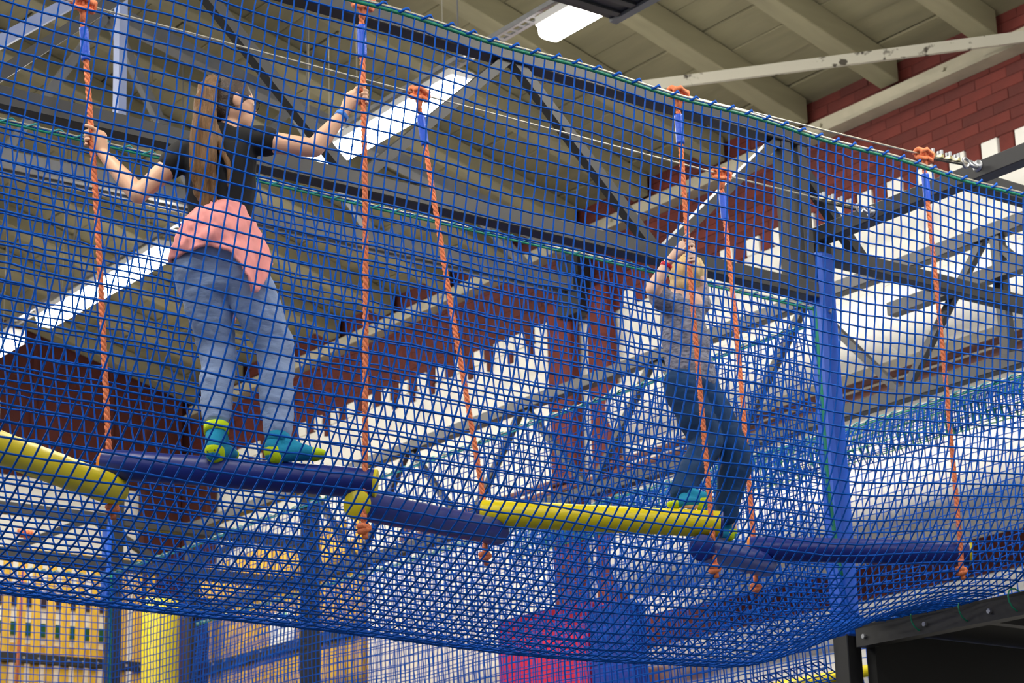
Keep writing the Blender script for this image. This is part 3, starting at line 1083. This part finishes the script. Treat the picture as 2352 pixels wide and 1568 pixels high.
# board wall behind the planks: white with a dark and a green stripe
bw = thing('backing_panel', 'white panel with dark and green stripes behind the yellow planks', 'panel', (8.9, FY + 0.5, 0))
box('sheet', (-2.2, 0, 0.0), (0.9, 0.03, 5.5), 'white_paint', bw)
zt = ony(150, 1375, FY + 0.5)[2]
for zz, hh, m_ in ((ony(150, 1383, FY + 0.5)[2], 0.14, 'dark_purple'), (ony(150, 1452, FY + 0.5)[2], 0.12, 'plank_green'), (ony(150, 1505, FY + 0.5)[2], 0.16, 'plank_yellow')):
    box('stripe_board', (-2.2, -0.02, zz - hh / 2), (0.9, -0.001, zz + hh / 2), m_, bw)

FX = 10.35
fb = thing('plank_wall', 'yellow plank wall running back at the bottom, right of the dark column', 'wall', (FX, 17.3, 0))
ya, yb = onx(692, 1480, FX)[1] - 1.0, onx(440, 1480, FX)[1]
y = ya
ZPB = onx(570, 1268, FX)[2]
while y < yb:
    bm = bmesh.new()
    add_box(bm, (-0.015, y - 17.3, 0.0), (0.015, y - 17.3 + 0.115, ZPB if rng.random() < 0.8 else ZPB - 0.2))
    link('plank', bm_mesh(bm, bevel=0.004), 'plank_yellow', fb)
    y += 0.135
zr2 = onx(580, 1510, FX)[2]
bm = bmesh.new()
add_box(bm, (-0.06, ya - 17.3, zr2 - 0.05), (-0.016, yb - 17.3, zr2 + 0.05))
rr_ = link('rail', bm_mesh(bm, bevel=0.005), 'black_steel', fb)
for i in range(14):
    yy = ya + (yb - ya) * (i + 0.5) / 14
    V, Q = tube_np([(-0.061, yy - 17.3, zr2 + 0.02), (-0.07, yy - 17.3, zr2 + 0.02)], 0.014, 6)
    me = bpy.data.meshes.new('m')
    me.from_pydata([tuple(v) for v in V], [], Q)
    link('bolt', me, 'galvanised', rr_)
box('backing', (0.02, ya - 17.3, 0.0), (0.05, yb - 17.3, ZPB - 0.25), 'plank_yellow', fb)
# notice sheet on it
pa, pb = onx(622, 1416, FX - 0.03), onx(676, 1478, FX - 0.03)
ns = thing('notice_sheet', 'white paper notice with a green heading on the yellow plank wall', 'notice', (FX - 0.03, pa[1], pb[2]))
box('paper', (-0.004, pb[1] - pa[1], 0), (0, 0, pa[2] - pb[2] + 0.02), 'paper', ns)
box('heading', (-0.006, (pb[1] - pa[1]) * 0.7, pa[2] - pb[2] - 0.03), (-0.0045, (pb[1] - pa[1]) * 0.25, pa[2] - pb[2] - 0.005), 'sign_green', ns)
# padded yellow column and dark column in the corner
yc = ony(368, 1470, 17.0)
t = thing('padded_column', 'round yellow padded column beside the yellow plank wall at the bottom', 'column', (yc[0], 17.0, 0))
tube('padded_cover', [(0, 0, 0), (0, 0, 3.0), (0, 0, 5.0), (0, 0, 5.12)], [0.165, 0.165, 0.165, 0.15], 'yellow_vinyl', t, sides=28)
tube('zip_seam', [(-0.08, -0.146, 3.0), (-0.08, -0.146, 5.0)], 0.006, 'black_steel', t, sides=5)
dc = ony(443, 1470, 18.0)
t = thing('dark_column', 'dark purple square column between the yellow column and the plank wall', 'column', (dc[0], 18.0, 0))
bar('shaft', (0, 0, 0), (0, 0, 5.3), 0.22, 0.22, 'dark_purple', t, up=(0, 1, 0), bevel=0.01)
bar('capital', (0, 0, 5.301), (0, 0, 5.36), 0.26, 0.26, 'dark_purple', t, up=(0, 1, 0))
# yellow strip below the platform and the brown beam end
y0_ = onx(2062, 1527, 9.52)
t = thing('yellow_rail', 'yellow padded rail low behind the net beside the dark post at the bottom right', 'rail', (9.52, y0_[1], 0))
tube('padded_bar', [(0, 0, y0_[2]), (0, 1.6, y0_[2])], 0.035, 'yellow_vinyl', t, sides=14)
for yy in (0.5, 1.3):
    bar('leg', (0, yy, 0), (0, yy, y0_[2] - 0.034), 0.05, 0.05, 'black_steel', t, up=(0, 1, 0))


# ================================================================== PEOPLE
def fuse(prims, voxel, smooth=3, wrinkle=0.0, wscale=9.0, seed=0, wdir=(1, 1, 1)):
    """closed primitives -> one continuous surface"""
    Vs, Fs, k = [], [], 0
    for pr in prims:
        if pr[0] == 't':
            _, P, R, R2, ref = pr
            P = np.asarray(P, float)
            R = np.asarray(R, float) if not np.isscalar(R) else np.full(len(P), R)
            R2 = R if R2 is None else np.asarray(R2, float)
            # refine smoothly and round the ends
            s = np.arange(len(P))
            Pc = catmull(P, 6)
            u = np.linspace(0, len(P) - 1, len(Pc))
            Rc = np.interp(u, s, R)
            R2c = np.interp(u, s, R2)
            t0 = Pc[0] - Pc[1]
            t0 /= np.linalg.norm(t0)
            t1 = Pc[-1] - Pc[-2]
            t1 /= np.linalg.norm(t1)
            pre, preR, preR2, post, postR, postR2 = [], [], [], [], [], []
            for f in (0.97, 0.8, 0.45):
                h = math.sqrt(1 - (1 - f) ** 2) if False else f
                c_ = math.sqrt(max(0.0, 1 - f * f))
                m0, m1 = min(Rc[0], R2c[0]), min(Rc[-1], R2c[-1])
                pre.append(Pc[0] + t0 * f * m0)
                preR.append(Rc[0] * c_)
                preR2.append(R2c[0] * c_)
                post.insert(0, Pc[-1] + t1 * f * m1)
                postR.insert(0, Rc[-1] * c_)
                postR2.insert(0, R2c[-1] * c_)
            V, Q = tube_np(np.array(pre + list(Pc) + post), np.array(preR + list(Rc) + postR), 16, True, ref, np.array(preR2 + list(R2c) + postR2))
        else:
            _, c, r, Rm = pr
            bm = bmesh.new()
            bmesh.ops.create_uvsphere(bm, u_segments=20, v_segments=14, radius=1.0)
            V = np.array([v.co for v in bm.verts]) * np.asarray(r)
            V = V @ np.asarray(Rm).T + np.asarray(c)
            Q = [tuple(v.index for v in f.verts) for f in bm.faces]
            bm.free()
        Vs.append(V)
        Fs += [tuple(i + k for i in q) for q in Q]
        k += len(V)
    me = bpy.data.meshes.new('tmp')
    me.from_pydata([tuple(v) for v in np.concatenate(Vs)], [], Fs)
    ob = bpy.data.objects.new('tmp', me)
    COL.objects.link(ob)
    md = ob.modifiers.new('r', 'REMESH')
    md.mode = 'VOXEL'
    md.voxel_size = voxel
    sm = ob.modifiers.new('s', 'SMOOTH')
    sm.factor = 0.5
    sm.iterations = smooth
    dg = bpy.context.evaluated_depsgraph_get()
    out = bpy.data.meshes.new_from_object(ob.evaluated_get(dg))
    bpy.data.objects.remove(ob, do_unlink=True)
    bpy.data.meshes.remove(me)
    if wrinkle:
        n = len(out.vertices)
        co = np.empty(n * 3, np.float32)
        out.vertices.foreach_get('co', co)
        co = co.reshape(-1, 3)
        no = np.empty(n * 3, np.float32)
        out.vertices.foreach_get('normal', no)
        no = no.reshape(-1, 3)
        w = np.array([noise.noise(Vector((p[0] * wscale * wdir[0] + seed, p[1] * wscale * wdir[1], p[2] * wscale * wdir[2]))) +
                      0.5 * abs(noise.noise(Vector((p[0] * wscale * 2.1 * wdir[0], p[1] * wscale * 2.1 * wdir[1] + seed, p[2] * wscale * 2.1 * wdir[2])))) for p in co])
        co += no * (w * wrinkle)[:, None].astype(np.float32)
        out.vertices.foreach_set('co', co.ravel())
    out.polygons.foreach_set('use_smooth', [True] * len(out.polygons))
    out.update()
    return out


class Figure:
    """frame of a person standing on a log: A along the log to the right, N away from the camera, Z up"""

    def __init__(self, P, Q):
        self.O = (P + Q) / 2
        d = Q - P
        d[2] = 0
        self.A = d / np.linalg.norm(d)
        self.N = np.array([-self.A[1], self.A[0], 0])
        if self.N @ FWD < 0:
            self.N = -self.N
        self.Z = np.array([0, 0, 1.0])
        self.R = np.stack([self.A, self.N, self.Z], 1)

    def p(self, x, y, d=0.0):
        """photo pixel on the vertical plane through the log, moved d metres away from the camera"""
        r = ray(x, y)
        o = self.O + self.N * d
        return CAM + r * (((o - CAM) @ self.N) / (r @ self.N))


def rotm(ax, deg):
    return np.array(Matrix.Rotation(math.radians(deg), 3, Vector(ax)))


def hand(rope_p, rope_t, wrist, away, fr=0.0072, scale=1.0, thumb_up=True, spread=0.0165):
    """palm against the rope, four curled fingers of unequal length and a thumb from the palm's side"""
    rope_p, rope_t, wrist = map(np.asarray, (rope_p, rope_t, wrist))
    t = rope_t / np.linalg.norm(rope_t)
    if t[2] < 0:
        t = -t
    w = wrist - rope_p
    p = w - (w @ t) * t
    if np.linalg.norm(p) < 0.015:
        p = p + away * -0.03
        p = p - (p @ t) * t
    p /= np.linalg.norm(p)
    q = np.cross(t, p)
    if q @ away < 0:
        q = -q
    pr = []
    R = 0.013 + fr
    pc = rope_p + p * (R + 0.010) * 1.0
    # palm
    pr.append(('t', [wrist, wrist * 0.45 + pc * 0.55, pc, pc + t * 0.012], np.array([0.021, 0.030, 0.036, 0.030]) * scale, np.array([0.016, 0.017, 0.016, 0.013]) * scale, tuple(t)))
    lens = (300, 325, 310, 270)
    for k in range(4):
        h = (1.5 - k) * spread * scale
        pts, rr = [], []
        for i, a in enumerate(np.linspace(-25, lens[k] - 60, 8)):
            a = math.radians(a)
            rad = R * (1.18 if i == 0 else 1.0)
            pts.append(rope_p + (p * math.cos(a) + q * math.sin(a)) * rad + t * (h - 0.0015 * i))
            rr.append(fr * scale * (1.08 - 0.035 * i))
        pr.append(('t', pts, rr, None, (0.3, 0.2, 0.93)))
    pts, rr = [], []
    s = 1 if thumb_up else -1
    for i, a in enumerate(np.linspace(20, -150, 6)):
        a = math.radians(a)
        pts.append(rope_p + (p * math.cos(a) + q * math.sin(a)) * R * (1.3 if i == 0 else 1.02) + t * s * (0.012 + 0.0055 * i) * scale)
        rr.append(fr * scale * (1.25 - 0.06 * i))
    pr.append(('t', pts, rr, None, (0.3, 0.2, 0.93)))
    return pr


def sock(parent, heel, toe, ankle, up, sole_up=(0, 0, 1), s=1.0, dots=False, cuff='sock_teal'):
    heel, toe, ankle, up = map(np.asarray, (heel, toe, ankle, up))
    d = (toe - heel) / np.linalg.norm(toe - heel)
    ref = np.cross(d, sole_up)
    ref /= np.linalg.norm(ref)
    mid = heel * 0.45 + toe * 0.55
    pr = [('t', [up, ankle, heel + (0, 0, 0.025), ], np.array([0.040, 0.036, 0.032]) * s, None, tuple(ref)),
          ('t', [heel + (0, 0, 0.0), mid + np.array([0, 0, 0.008]), toe - d * 0.03, toe], np.array([0.030, 0.034, 0.037, 0.026]) * s, np.array([0.030, 0.030, 0.021, 0.015]) * s, tuple(ref)),
          ('t', [ankle, mid + np.array([0, 0, 0.012])], np.array([0.034, 0.026]) * s, None, tuple(ref))]
    body = link('sock', fuse(pr, 0.006, 4), 'sock_teal', parent)
    link('heel_patch', fuse([('t', [heel + (0, 0, 0.012), heel + d * 0.012 - (0, 0, 0.004)], np.array([0.0325, 0.0325]) * s, np.array([0.034, 0.0325]) * s, tuple(ref))], 0.005, 2), 'sock_lime', body)
    link('toe_patch', fuse([('t', [toe - d * 0.026, toe + d * 0.002], np.array([0.0385, 0.0275]) * s, np.array([0.0235, 0.017]) * s, tuple(ref))], 0.005, 2), 'sock_lime', body)
    tt = (ankle - up) / np.linalg.norm(ankle - up)
    tube('cuff', [up - tt * 0.012, up + tt * 0.022], [0.0425 * s, 0.0415 * s], cuff, body, sides=18)
    if dots:
        for a, b in ((-0.012, 0.004), (0.006, -0.006), (0.016, 0.008), (-0.003, 0.014)):
            c = heel - d * 0.022 + ref * a + np.array([0, 0, b])
            V, Q = tube_np([c - d * 0.010, c - d * 0.0125], 0.003, 6)
            me = bpy.data.meshes.new('m')
            me.from_pydata([tuple(v) for v in V], [], Q)
            link('grip_dot', me, 'sock_dot', body)


def ear(c, R, side, s=1.0):
    c = np.asarray(c)
    return [('e', c, np.array([0.010, 0.019, 0.030]) * s, R), ('e', c + R @ np.array([0.006 * side, -0.006, 0.004]) * s, np.array([0.007, 0.014, 0.024]) * s, R)]


# ------------------------------------------------------------------ girl
F1 = Figure(LOGS[1][0].copy(), LOGS[1][1].copy())
g = F1.p
A1, N1 = F1.A, F1.N
girl = thing('person', 'child with long brown ponytail, black t-shirt and pink shirt tied round the waist', 'person', (0, 0, 0))
rL_T, rL_B, _ = ROPE[0]
rR_T, rR_B, _ = ROPE[1]


def on_rope(T, B, y_px):
    best = min((abs((IH / 2 - FPX * ((T + (B - T) * u - CAM) @ UPV) / ((T + (B - T) * u - CAM) @ FWD)) - y_px), u) for u in np.linspace(0, 1, 600))
    return T + (B - T) * best[1]


hL = on_rope(rL_T, rL_B, 312)
hR = on_rope(rR_T, rR_B, 218)
shL, shR = g(423, 352, -0.06), g(585, 322, -0.06)
elL, elR = g(318, 447, -0.12), g(722, 340, -0.08)
wrL, wrR = g(236, 352, -0.03), g(788, 262, -0.03)
hipL, hipR = g(455, 612, -0.05), g(552, 612, -0.05)
knL, knR = g(500, 800, 0.05), g(632, 800, 0.05)
ankL, ankR = g(497, 988, -0.02), g(638, 1012, -0.01)
logtop = LR
heelL, toeL = g(492, 1040, -0.055), g(532, 1045, 0.10)
heelR, toeR = g(628, 1043, -0.03), g(738, 1043, -0.01)
headc = g(532, 238, -0.03)
yawg = rotm((0, 0, 1), -58)             # head turned to the right
HR = F1.R @ yawg @ rotm((1, 0, 0), -6)
neck0, neck1 = g(520, 322, -0.05), g(527, 282, -0.035)
chest = g(506, 375, -0.06)
waist = g(507, 480, -0.05)
pelv = g(503, 585, -0.05)
body = []
body.append(('t', [g(505, 345, -0.055), chest, waist, pelv, g(503, 640, -0.04)], [0.125, 0.128, 0.108, 0.135, 0.10], [0.075, 0.085, 0.078, 0.095, 0.08], tuple(A1)))
body.append(('t', [shL, g(505, 335, -0.055), shR], [0.045, 0.055, 0.045], None, (0, 0, 1)))
body.append(('t', [g(515, 345, -0.055), neck0, neck1, headc], [0.055, 0.044, 0.042, 0.045], None, tuple(A1)))
body.append(('e', headc, (0.073, 0.090, 0.098), HR))
body.append(('e', headc + HR @ np.array([0, 0.038, -0.045]), (0.052, 0.055, 0.062), HR))
body.append(('e', headc + HR @ np.array([0, 0.096, -0.012]), (0.010, 0.014, 0.018), HR))     # nose
body.append(('e', headc + HR @ np.array([0, 0.084, -0.058]), (0.020, 0.010, 0.008), HR))     # mouth
body.append(('e', headc + HR @ np.array([0, 0.078, -0.085]), (0.018, 0.016, 0.014), HR))     # chin
for sx in (-1, 1):
    body += ear(headc + HR @ np.array([0.073 * sx, -0.006, -0.012]), HR, sx)
body.append(('t', [shL, shL * 0.5 + elL * 0.5, elL], [0.043, 0.041, 0.035], None, (0, 0, 1)))
body.append(('t', [elL, elL * 0.65 + wrL * 0.35, wrL], [0.036, 0.036, 0.022], None, (0, 0, 1)))
body.append(('t', [shR, shR * 0.5 + elR * 0.5, elR], [0.043, 0.041, 0.036], None, (0, 0, 1)))
body.append(('t', [elR, elR * 0.65 + wrR * 0.35, wrR], [0.037, 0.036, 0.022], None, (0, 0, 1)))
body += hand(hL, rL_B - rL_T, wrL, N1)
body += hand(hR, rR_B - rR_T, wrR, N1)
for h_, k_, a_ in ((hipL, knL, ankL), (hipR, knR, ankR)):
    body.append(('t', [h_, h_ * 0.5 + k_ * 0.5, k_], [0.078, 0.070, 0.050], None, tuple(A1)))
    body.append(('t', [k_, k_ * 0.65 + a_ * 0.35, a_], [0.050, 0.050, 0.030], None, tuple(A1)))
body.append(('t', [ankL, heelL, toeL], [0.028, 0.022, 0.016], None, tuple(A1)))
body.append(('t', [ankR, heelR, toeR], [0.028, 0.022, 0.016], None, (0, 0, 1)))
link('body', fuse(body, 0.0042, 3), 'skin', girl)
# t-shirt
sh = [('t', [g(508, 318, -0.05), g(505, 350, -0.055), chest, waist, g(505, 530, -0.05)], [0.085, 0.137, 0.141, 0.126, 0.130], [0.062, 0.086, 0.098, 0.092, 0.098], tuple(A1)),
      ('t', [shL * 1.04 - g(505, 335, -0.055) * 0.04, g(508, 330, -0.055), shR * 1.04 - g(505, 335, -0.055) * 0.04], [0.053, 0.062, 0.053], None, (0, 0, 1)),
      ('t', [shL, shL * 0.72 + elL * 0.28], [0.056, 0.055], None, (0, 0, 1)),
      ('t', [shR, shR * 0.80 + elR * 0.20], [0.056, 0.058], None, (0, 0, 1))]
link('t_shirt', fuse(sh, 0.007, 4, wrinkle=0.006, wscale=9, seed=3), 'shirt_black', girl)
# jeans
kneeL2, kneeR2 = knL, knR
jn = [('t', [g(503, 545, -0.05), pelv, g(503, 630, -0.04)], [0.142, 0.160, 0.130], [0.100, 0.115, 0.100], tuple(A1)),
      ('t', [hipL, hipL * 0.5 + knL * 0.5, knL, knL * 0.6 + ankL * 0.4, ankL * 0.83 + knL * 0.17], [0.098, 0.088, 0.071, 0.066, 0.052], None, tuple(A1)),
      ('t', [hipR, hipR * 0.5 + knR * 0.5, knR, knR * 0.6 + ankR * 0.4, ankR * 0.91 + knR * 0.09], [0.098, 0.088, 0.070, 0.067, 0.052], None, tuple(A1))]
link('jeans', fuse(jn, 0.0055, 2, wrinkle=0.0105, wscale=11, seed=8, wdir=(1.0, 1.0, 1.45)), 'jeans_light', girl)
sock(girl, heelL, toeL, ankL, ankL * 0.97 + knL * 0.03, s=1.12, dots=True, cuff='sock_lime')
sock(girl, heelR, toeR, ankR, ankR * 0.97 + knR * 0.03, s=1.12)


# pink shirt tied round the hips: a folded cloth wrapped over the hips, hanging lower on the right
def hip_cloth(rows, nu=46, thick=0.012):
    """rows: (z centre pixel y, x centre, half width m, half depth m, a0, a1 in degrees); -90 faces the camera"""
    V = []
    nr = len(rows)
    for ri, (yp, xl, xr, dep, dl, dr, fold) in enumerate(rows):
        for i in range(nu):
            t = i / (nu - 1)
            ang = math.radians(-188 + 196 * t)
            cx = (xl + xr) / 2
            yy = yp + dl * (1 - t) + dr * t
            c = g(cx, yy, -0.045)
            hw = (xr - xl) / 2 / 606.0
            ripple = 1 + fold * (0.05 * math.sin(t * 23 + ri * 0.8) + 0.035 * math.sin(t * 41 + ri * 1.7))
            p = c + A1 * math.cos(ang) * hw * ripple + N1 * math.sin(ang) * dep * ripple
            V.append(p)
    F = []
    for r in range(nr - 1):
        for i in range(nu - 1):
            F.append((r * nu + i, r * nu + i + 1, (r + 1) * nu + i + 1, (r + 1) * nu + i))
    me = bpy.data.meshes.new('m')
    me.from_pydata([tuple(v) for v in V], [], F)
    me.polygons.foreach_set('use_smooth', [True] * len(me.polygons))
    ob = link('tied_shirt', me, 'shirt_pink', girl)
    sub = ob.modifiers.new('sub', 'SUBSURF')
    sub.levels = sub.render_levels = 2
    tx = bpy.data.textures.new('folds', 'CLOUDS')
    tx.noise_scale = 0.055
    dm = ob.modifiers.new('folds', 'DISPLACE')
    dm.texture = tx
    dm.strength = 0.03
    dm.mid_level = 0.45
    so = ob.modifiers.new('solid', 'SOLIDIFY')
    so.thickness = thick
    so.offset = 1
    return ob


rows = []
prof = [  # y, left x, right x, depth
    (470, 446, 570, 0.112), (484, 434, 578, 0.134), (505, 420, 586, 0.148), (530, 408, 596, 0.158), (556, 399, 606, 0.164), (580, 394, 613, 0.166), (603, 391, 618, 0.166)]
for i, (yp, xl, xr, dp) in enumerate(prof):
    rows.append((yp, xl, xr, dp, 18 * (1 - i / 6.0), 6 * (1 - i / 6.0), 0.25 + 0.12 * i))
ob = hip_cloth(rows)
# lower hem follows an arch: lift the middle, drop the right flap
me = ob.data
nu_ = 46
for i in range(nu_):
    t = i / (nu_ - 1)
    lift = math.exp(-((t - 0.46) / 0.13) ** 2) * 0.012
    drop = math.exp(-((t - 0.76) / 0.12) ** 2) * 0.165
    for r in range(len(rows)):
        w = (r / (len(rows) - 1)) ** 1.6
        v = me.vertices[r * nu_ + i]
        v.co.z += (lift - drop) * w
        if drop > 0.01:
            v.co += Vector(A1) * (0.016 * w) - Vector(N1) * (0.018 * w * drop / 0.165)
me.update()
# sleeves knotted in front, one end showing between the legs
link('sleeve_end', fuse([('t', [g(505, 600, 0.10), g(522, 660, 0.11), g(528, 705, 0.10), g(536, 738, 0.09)], [0.022, 0.020, 0.020, 0.014], [0.012, 0.012, 0.011, 0.008], tuple(A1))], 0.006, 2, wrinkle=0.004, wscale=25), 'shirt_pink', girl)
# hair: cap and ponytail
hc = [('e', headc + HR @ np.array([0, -0.014, 0.016]), (0.082, 0.092, 0.096), HR),
      ('e', headc + HR @ np.array([0, -0.045, -0.035]), (0.066, 0.052, 0.060), HR)]
hair = link('hair', fuse(hc, 0.005, 3, wrinkle=0.003, wscale=40), 'hair_dark', girl)
rs = np.random.RandomState(5)
pony = []
for k in range(14):
    u = k / 13 - 0.5
    dx = u * 46
    e = rs.uniform(-1, 1)
    pony.append(('t', [g(505 + dx * 0.15, 200, -0.07), g(488 + dx * 0.25, 181 + abs(dx) * 0.1, -0.11), g(474 + dx * 0.6, 215, -0.15), g(468 + dx * 0.8, 290, -0.17 + 0.012 * e), g(468 + dx * 0.95 + e * 3, 370, -0.175 + 0.012 * e),
                       g(472 + dx * 0.9 + e * 5, 430 + e * 10, -0.165), g(480 + dx * 0.8 + e * 7, 474 + e * 24, -0.155)],
                 np.array([0.014, 0.016, 0.017, 0.0165, 0.016, 0.012, 0.005]), None, (0.3, 0.2, 0.93)))
pony.append(('t', [g(488, 270, -0.165), g(505, 330, -0.168), g(522, 372, -0.165), g(529, 400, -0.162), g(524, 428, -0.160)], [0.010, 0.011, 0.010, 0.009, 0.004], None, (0.3, 0.2, 0.93)))
link('ponytail', fuse(pony, 0.0045, 1, wrinkle=0.008, wscale=44, wdir=(1.6, 1.6, 0.16)), 'hair_brown', hair)
multi_tube('hair_tie', [ring_pts(g(487, 186, -0.105), A1, N1 * 0.8 + np.array([0, 0, 0.6]), 0.030, 18)], 0.008, 'shirt_black', hair)
# glasses: rims and temple
gl = []
for sx in (-1, 1):
    gl.append(ring_pts(headc + HR @ np.array([0.032 * sx, 0.094, 0.006]), HR[:, 0], HR[:, 2], 0.022, 18))
    gl.append([headc + HR @ np.array([0.055 * sx, 0.092, 0.012]), headc + HR @ np.array([0.078 * sx, 0.03, 0.010]), headc + HR @ np.array([0.080 * sx, -0.01, 0.008])])
multi_tube('glasses', gl, 0.0022, 'black_steel', girl, sides=5)
ey = []
for sx in (-1, 1):
    ey.append(('e', headc + HR @ np.array([0.030 * sx, 0.080, 0.004]), (0.012, 0.008, 0.008), HR))
link('eyes', fuse(ey, 0.003, 1), 'paper', girl)
# wrist bands
d = (wrR - elR) / np.linalg.norm(wrR - elR)
b = wrR - d * 0.012
tube('wrist_band', [b - d * 0.009, b + d * 0.009], 0.0275, 'band_blue', girl, sides=16)

# ------------------------------------------------------------------ boy
F2 = Figure(LOGS[3][0].copy(), LOGS[3][1].copy())
b_ = F2.p
A2, N2 = F2.A, F2.N
boy = thing('person', 'blond child in a grey heather t-shirt and dark jeans climbing along the yellow log', 'person', (0, 0, 0))
T4, B4, _ = ROPE[3]
OFF = 0.20
h1 = on_rope(T4, B4, 557)
h2 = on_rope(T4, B4, 586)
hd = b_(1583, 640, OFF + 0.02)
HB = F2.R @ rotm((0, 0, 1), -38) @ rotm((0, 1, 0), 6)
s1, s2 = b_(1536, 700, OFF - 0.05), b_(1606, 700, OFF + 0.07)
e1_, e2_ = b_(1500, 664, OFF - 0.16), b_(1600, 632, OFF + 0.22)
w1, w2 = b_(1534, 603, OFF - 0.16), b_(1585, 600, OFF - 0.05)
hp1, hp2 = b_(1566, 885, OFF - 0.03), b_(1608, 890, OFF + 0.04)
k1, k2 = b_(1624, 1016, OFF - 0.02), b_(1690, 1052, OFF + 0.06)
a1, a2 = b_(1566, 1126, OFF - 0.15), b_(1668, 1178, OFF + 0.07)
he1, to1 = b_(1616, 1156, OFF - 0.19), b_(1540, 1158, OFF - 0.20)
he2, to2 = b_(1680, 1226, OFF + 0.10), b_(1608, 1234, OFF + 0.06)
bb = []
bb.append(('t', [b_(1570, 690, OFF), b_(1566, 740, OFF), b_(1578, 815, OFF), b_(1588, 880, OFF), b_(1588, 915, OFF)], [0.085, 0.092, 0.084, 0.092, 0.07], [0.065, 0.075, 0.072, 0.08, 0.06], tuple(A2)))
bb.append(('t', [s1, b_(1570, 698, OFF), s2], [0.038, 0.045, 0.038], None, (0, 0, 1)))
bb.append(('t', [b_(1570, 705, OFF), b_(1577, 680, OFF), hd], [0.048, 0.040, 0.042], None, tuple(A2)))
bb.append(('e', hd, (0.072, 0.089, 0.098), HB))
bb.append(('e', hd + HB @ np.array([0, 0.036, -0.044]), (0.048, 0.050, 0.056), HB))
bb.append(('e', hd + HB @ np.array([0, 0.090, -0.012]), (0.009, 0.013, 0.016), HB))
bb.append(('e', hd + HB @ np.array([0, 0.078, -0.055]), (0.018, 0.010, 0.008), HB))
for sx in (-1, 1):
    bb += ear(hd + HB @ np.array([0.069 * sx, -0.004, -0.012]), HB, sx, 0.95)
bb.append(('t', [s1, s1 * 0.5 + e1_ * 0.5, e1_], [0.040, 0.037, 0.032], None, (0, 0, 1)))
bb.append(('t', [e1_, e1_ * 0.65 + w1 * 0.35, w1], [0.033, 0.032, 0.021], None, (0, 0, 1)))
bb.append(('t', [s2, s2 * 0.5 + e2_ * 0.5, e2_], [0.040, 0.037, 0.032], None, (0, 0, 1)))
bb.append(('t', [e2_, e2_ * 0.6 + w2 * 0.4, w2], [0.032, 0.030, 0.020], None, (0, 0, 1)))
bb += hand(h1, B4 - T4, w1, N2, fr=0.0066, scale=0.92, spread=0.0158)
bb += hand(h2, B4 - T4, w2, -N2, fr=0.0066, scale=0.92, spread=0.0158)
for h_, k_, a_ in ((hp1, k1, a1), (hp2, k2, a2)):
    bb.append(('t', [h_, h_ * 0.5 + k_ * 0.5, k_], [0.066, 0.060, 0.044], None, tuple(A2)))
    bb.append(('t', [k_, k_ * 0.65 + a_ * 0.35, a_], [0.044, 0.044, 0.028], None, tuple(A2)))
bb.append(('t', [a1, he1, to1], [0.026, 0.020, 0.014], None, (0, 0, 1)))
bb.append(('t', [a2, he2, to2], [0.026, 0.020, 0.014], None, (0, 0, 1)))
link('body', fuse(bb, 0.0042, 3), 'skin_pale', boy)
sh = [('t', [b_(1570, 682, OFF), b_(1568, 715, OFF), b_(1570, 760, OFF), b_(1580, 820, OFF), b_(1588, 868, OFF)], [0.066, 0.098, 0.104, 0.102, 0.108], [0.056, 0.078, 0.088, 0.088, 0.094], tuple(A2)),
      ('t', [s1, b_(1570, 700, OFF), s2], [0.046, 0.052, 0.046], None, (0, 0, 1)),
      ('t', [s1, s1 * 0.45 + e1_ * 0.55], [0.049, 0.052], None, (0, 0, 1)),
      ('t', [s2, s2 * 0.5 + e2_ * 0.5], [0.049, 0.050], None, (0, 0, 1))]
link('t_shirt', fuse(sh, 0.0065, 3, wrinkle=0.008, wscale=10, seed=5, wdir=(1, 1, 1.6)), 'shirt_heather', boy)
jn = [('t', [b_(1587, 850, OFF), b_(1588, 885, OFF), b_(1588, 915, OFF)], [0.098, 0.106, 0.090], [0.084, 0.095, 0.08], tuple(A2)),
      ('t', [hp1, hp1 * 0.5 + k1 * 0.5, k1, k1 * 0.6 + a1 * 0.4, a1], [0.084, 0.078, 0.068, 0.062, 0.052], None, tuple(A2)),
      ('t', [hp2, hp2 * 0.5 + k2 * 0.5, k2, k2 * 0.6 + a2 * 0.4, a2], [0.084, 0.078, 0.068, 0.062, 0.052], None, tuple(A2))]
link('jeans', fuse(jn, 0.0065, 3, wrinkle=0.008, wscale=9, seed=2, wdir=(0.8, 0.8, 1.7)), 'jeans_dark', boy)
sock(boy, he1, to1, a1, a1 * 0.95 + k1 * 0.05, s=0.80)
sock(boy, he2, to2, a2, a2 * 0.95 + k2 * 0.05, s=0.84)
hc = [('e', hd + HB @ np.array([0, -0.010, 0.014]), (0.080, 0.091, 0.097), HB),
      ('e', hd + HB @ np.array([0, -0.044, -0.036]), (0.064, 0.050, 0.060), HB)]
link('hair', fuse(hc, 0.0045, 2, wrinkle=0.006, wscale=34, wdir=(1.5, 1.5, 0.5)), 'hair_blond', boy)
ey = [('e', hd + HB @ np.array([0.027 * sx, 0.074, 0.004]), (0.011, 0.007, 0.007), HB) for sx in (-1, 1)]
link('eyes', fuse(ey, 0.003, 1), 'paper', boy)
d = (w1 - e1_) / np.linalg.norm(w1 - e1_)
tube('wrist_band', [w1 - d * 0.024, w1 - d * 0.008], 0.0265, 'band_red', boy, sides=16)
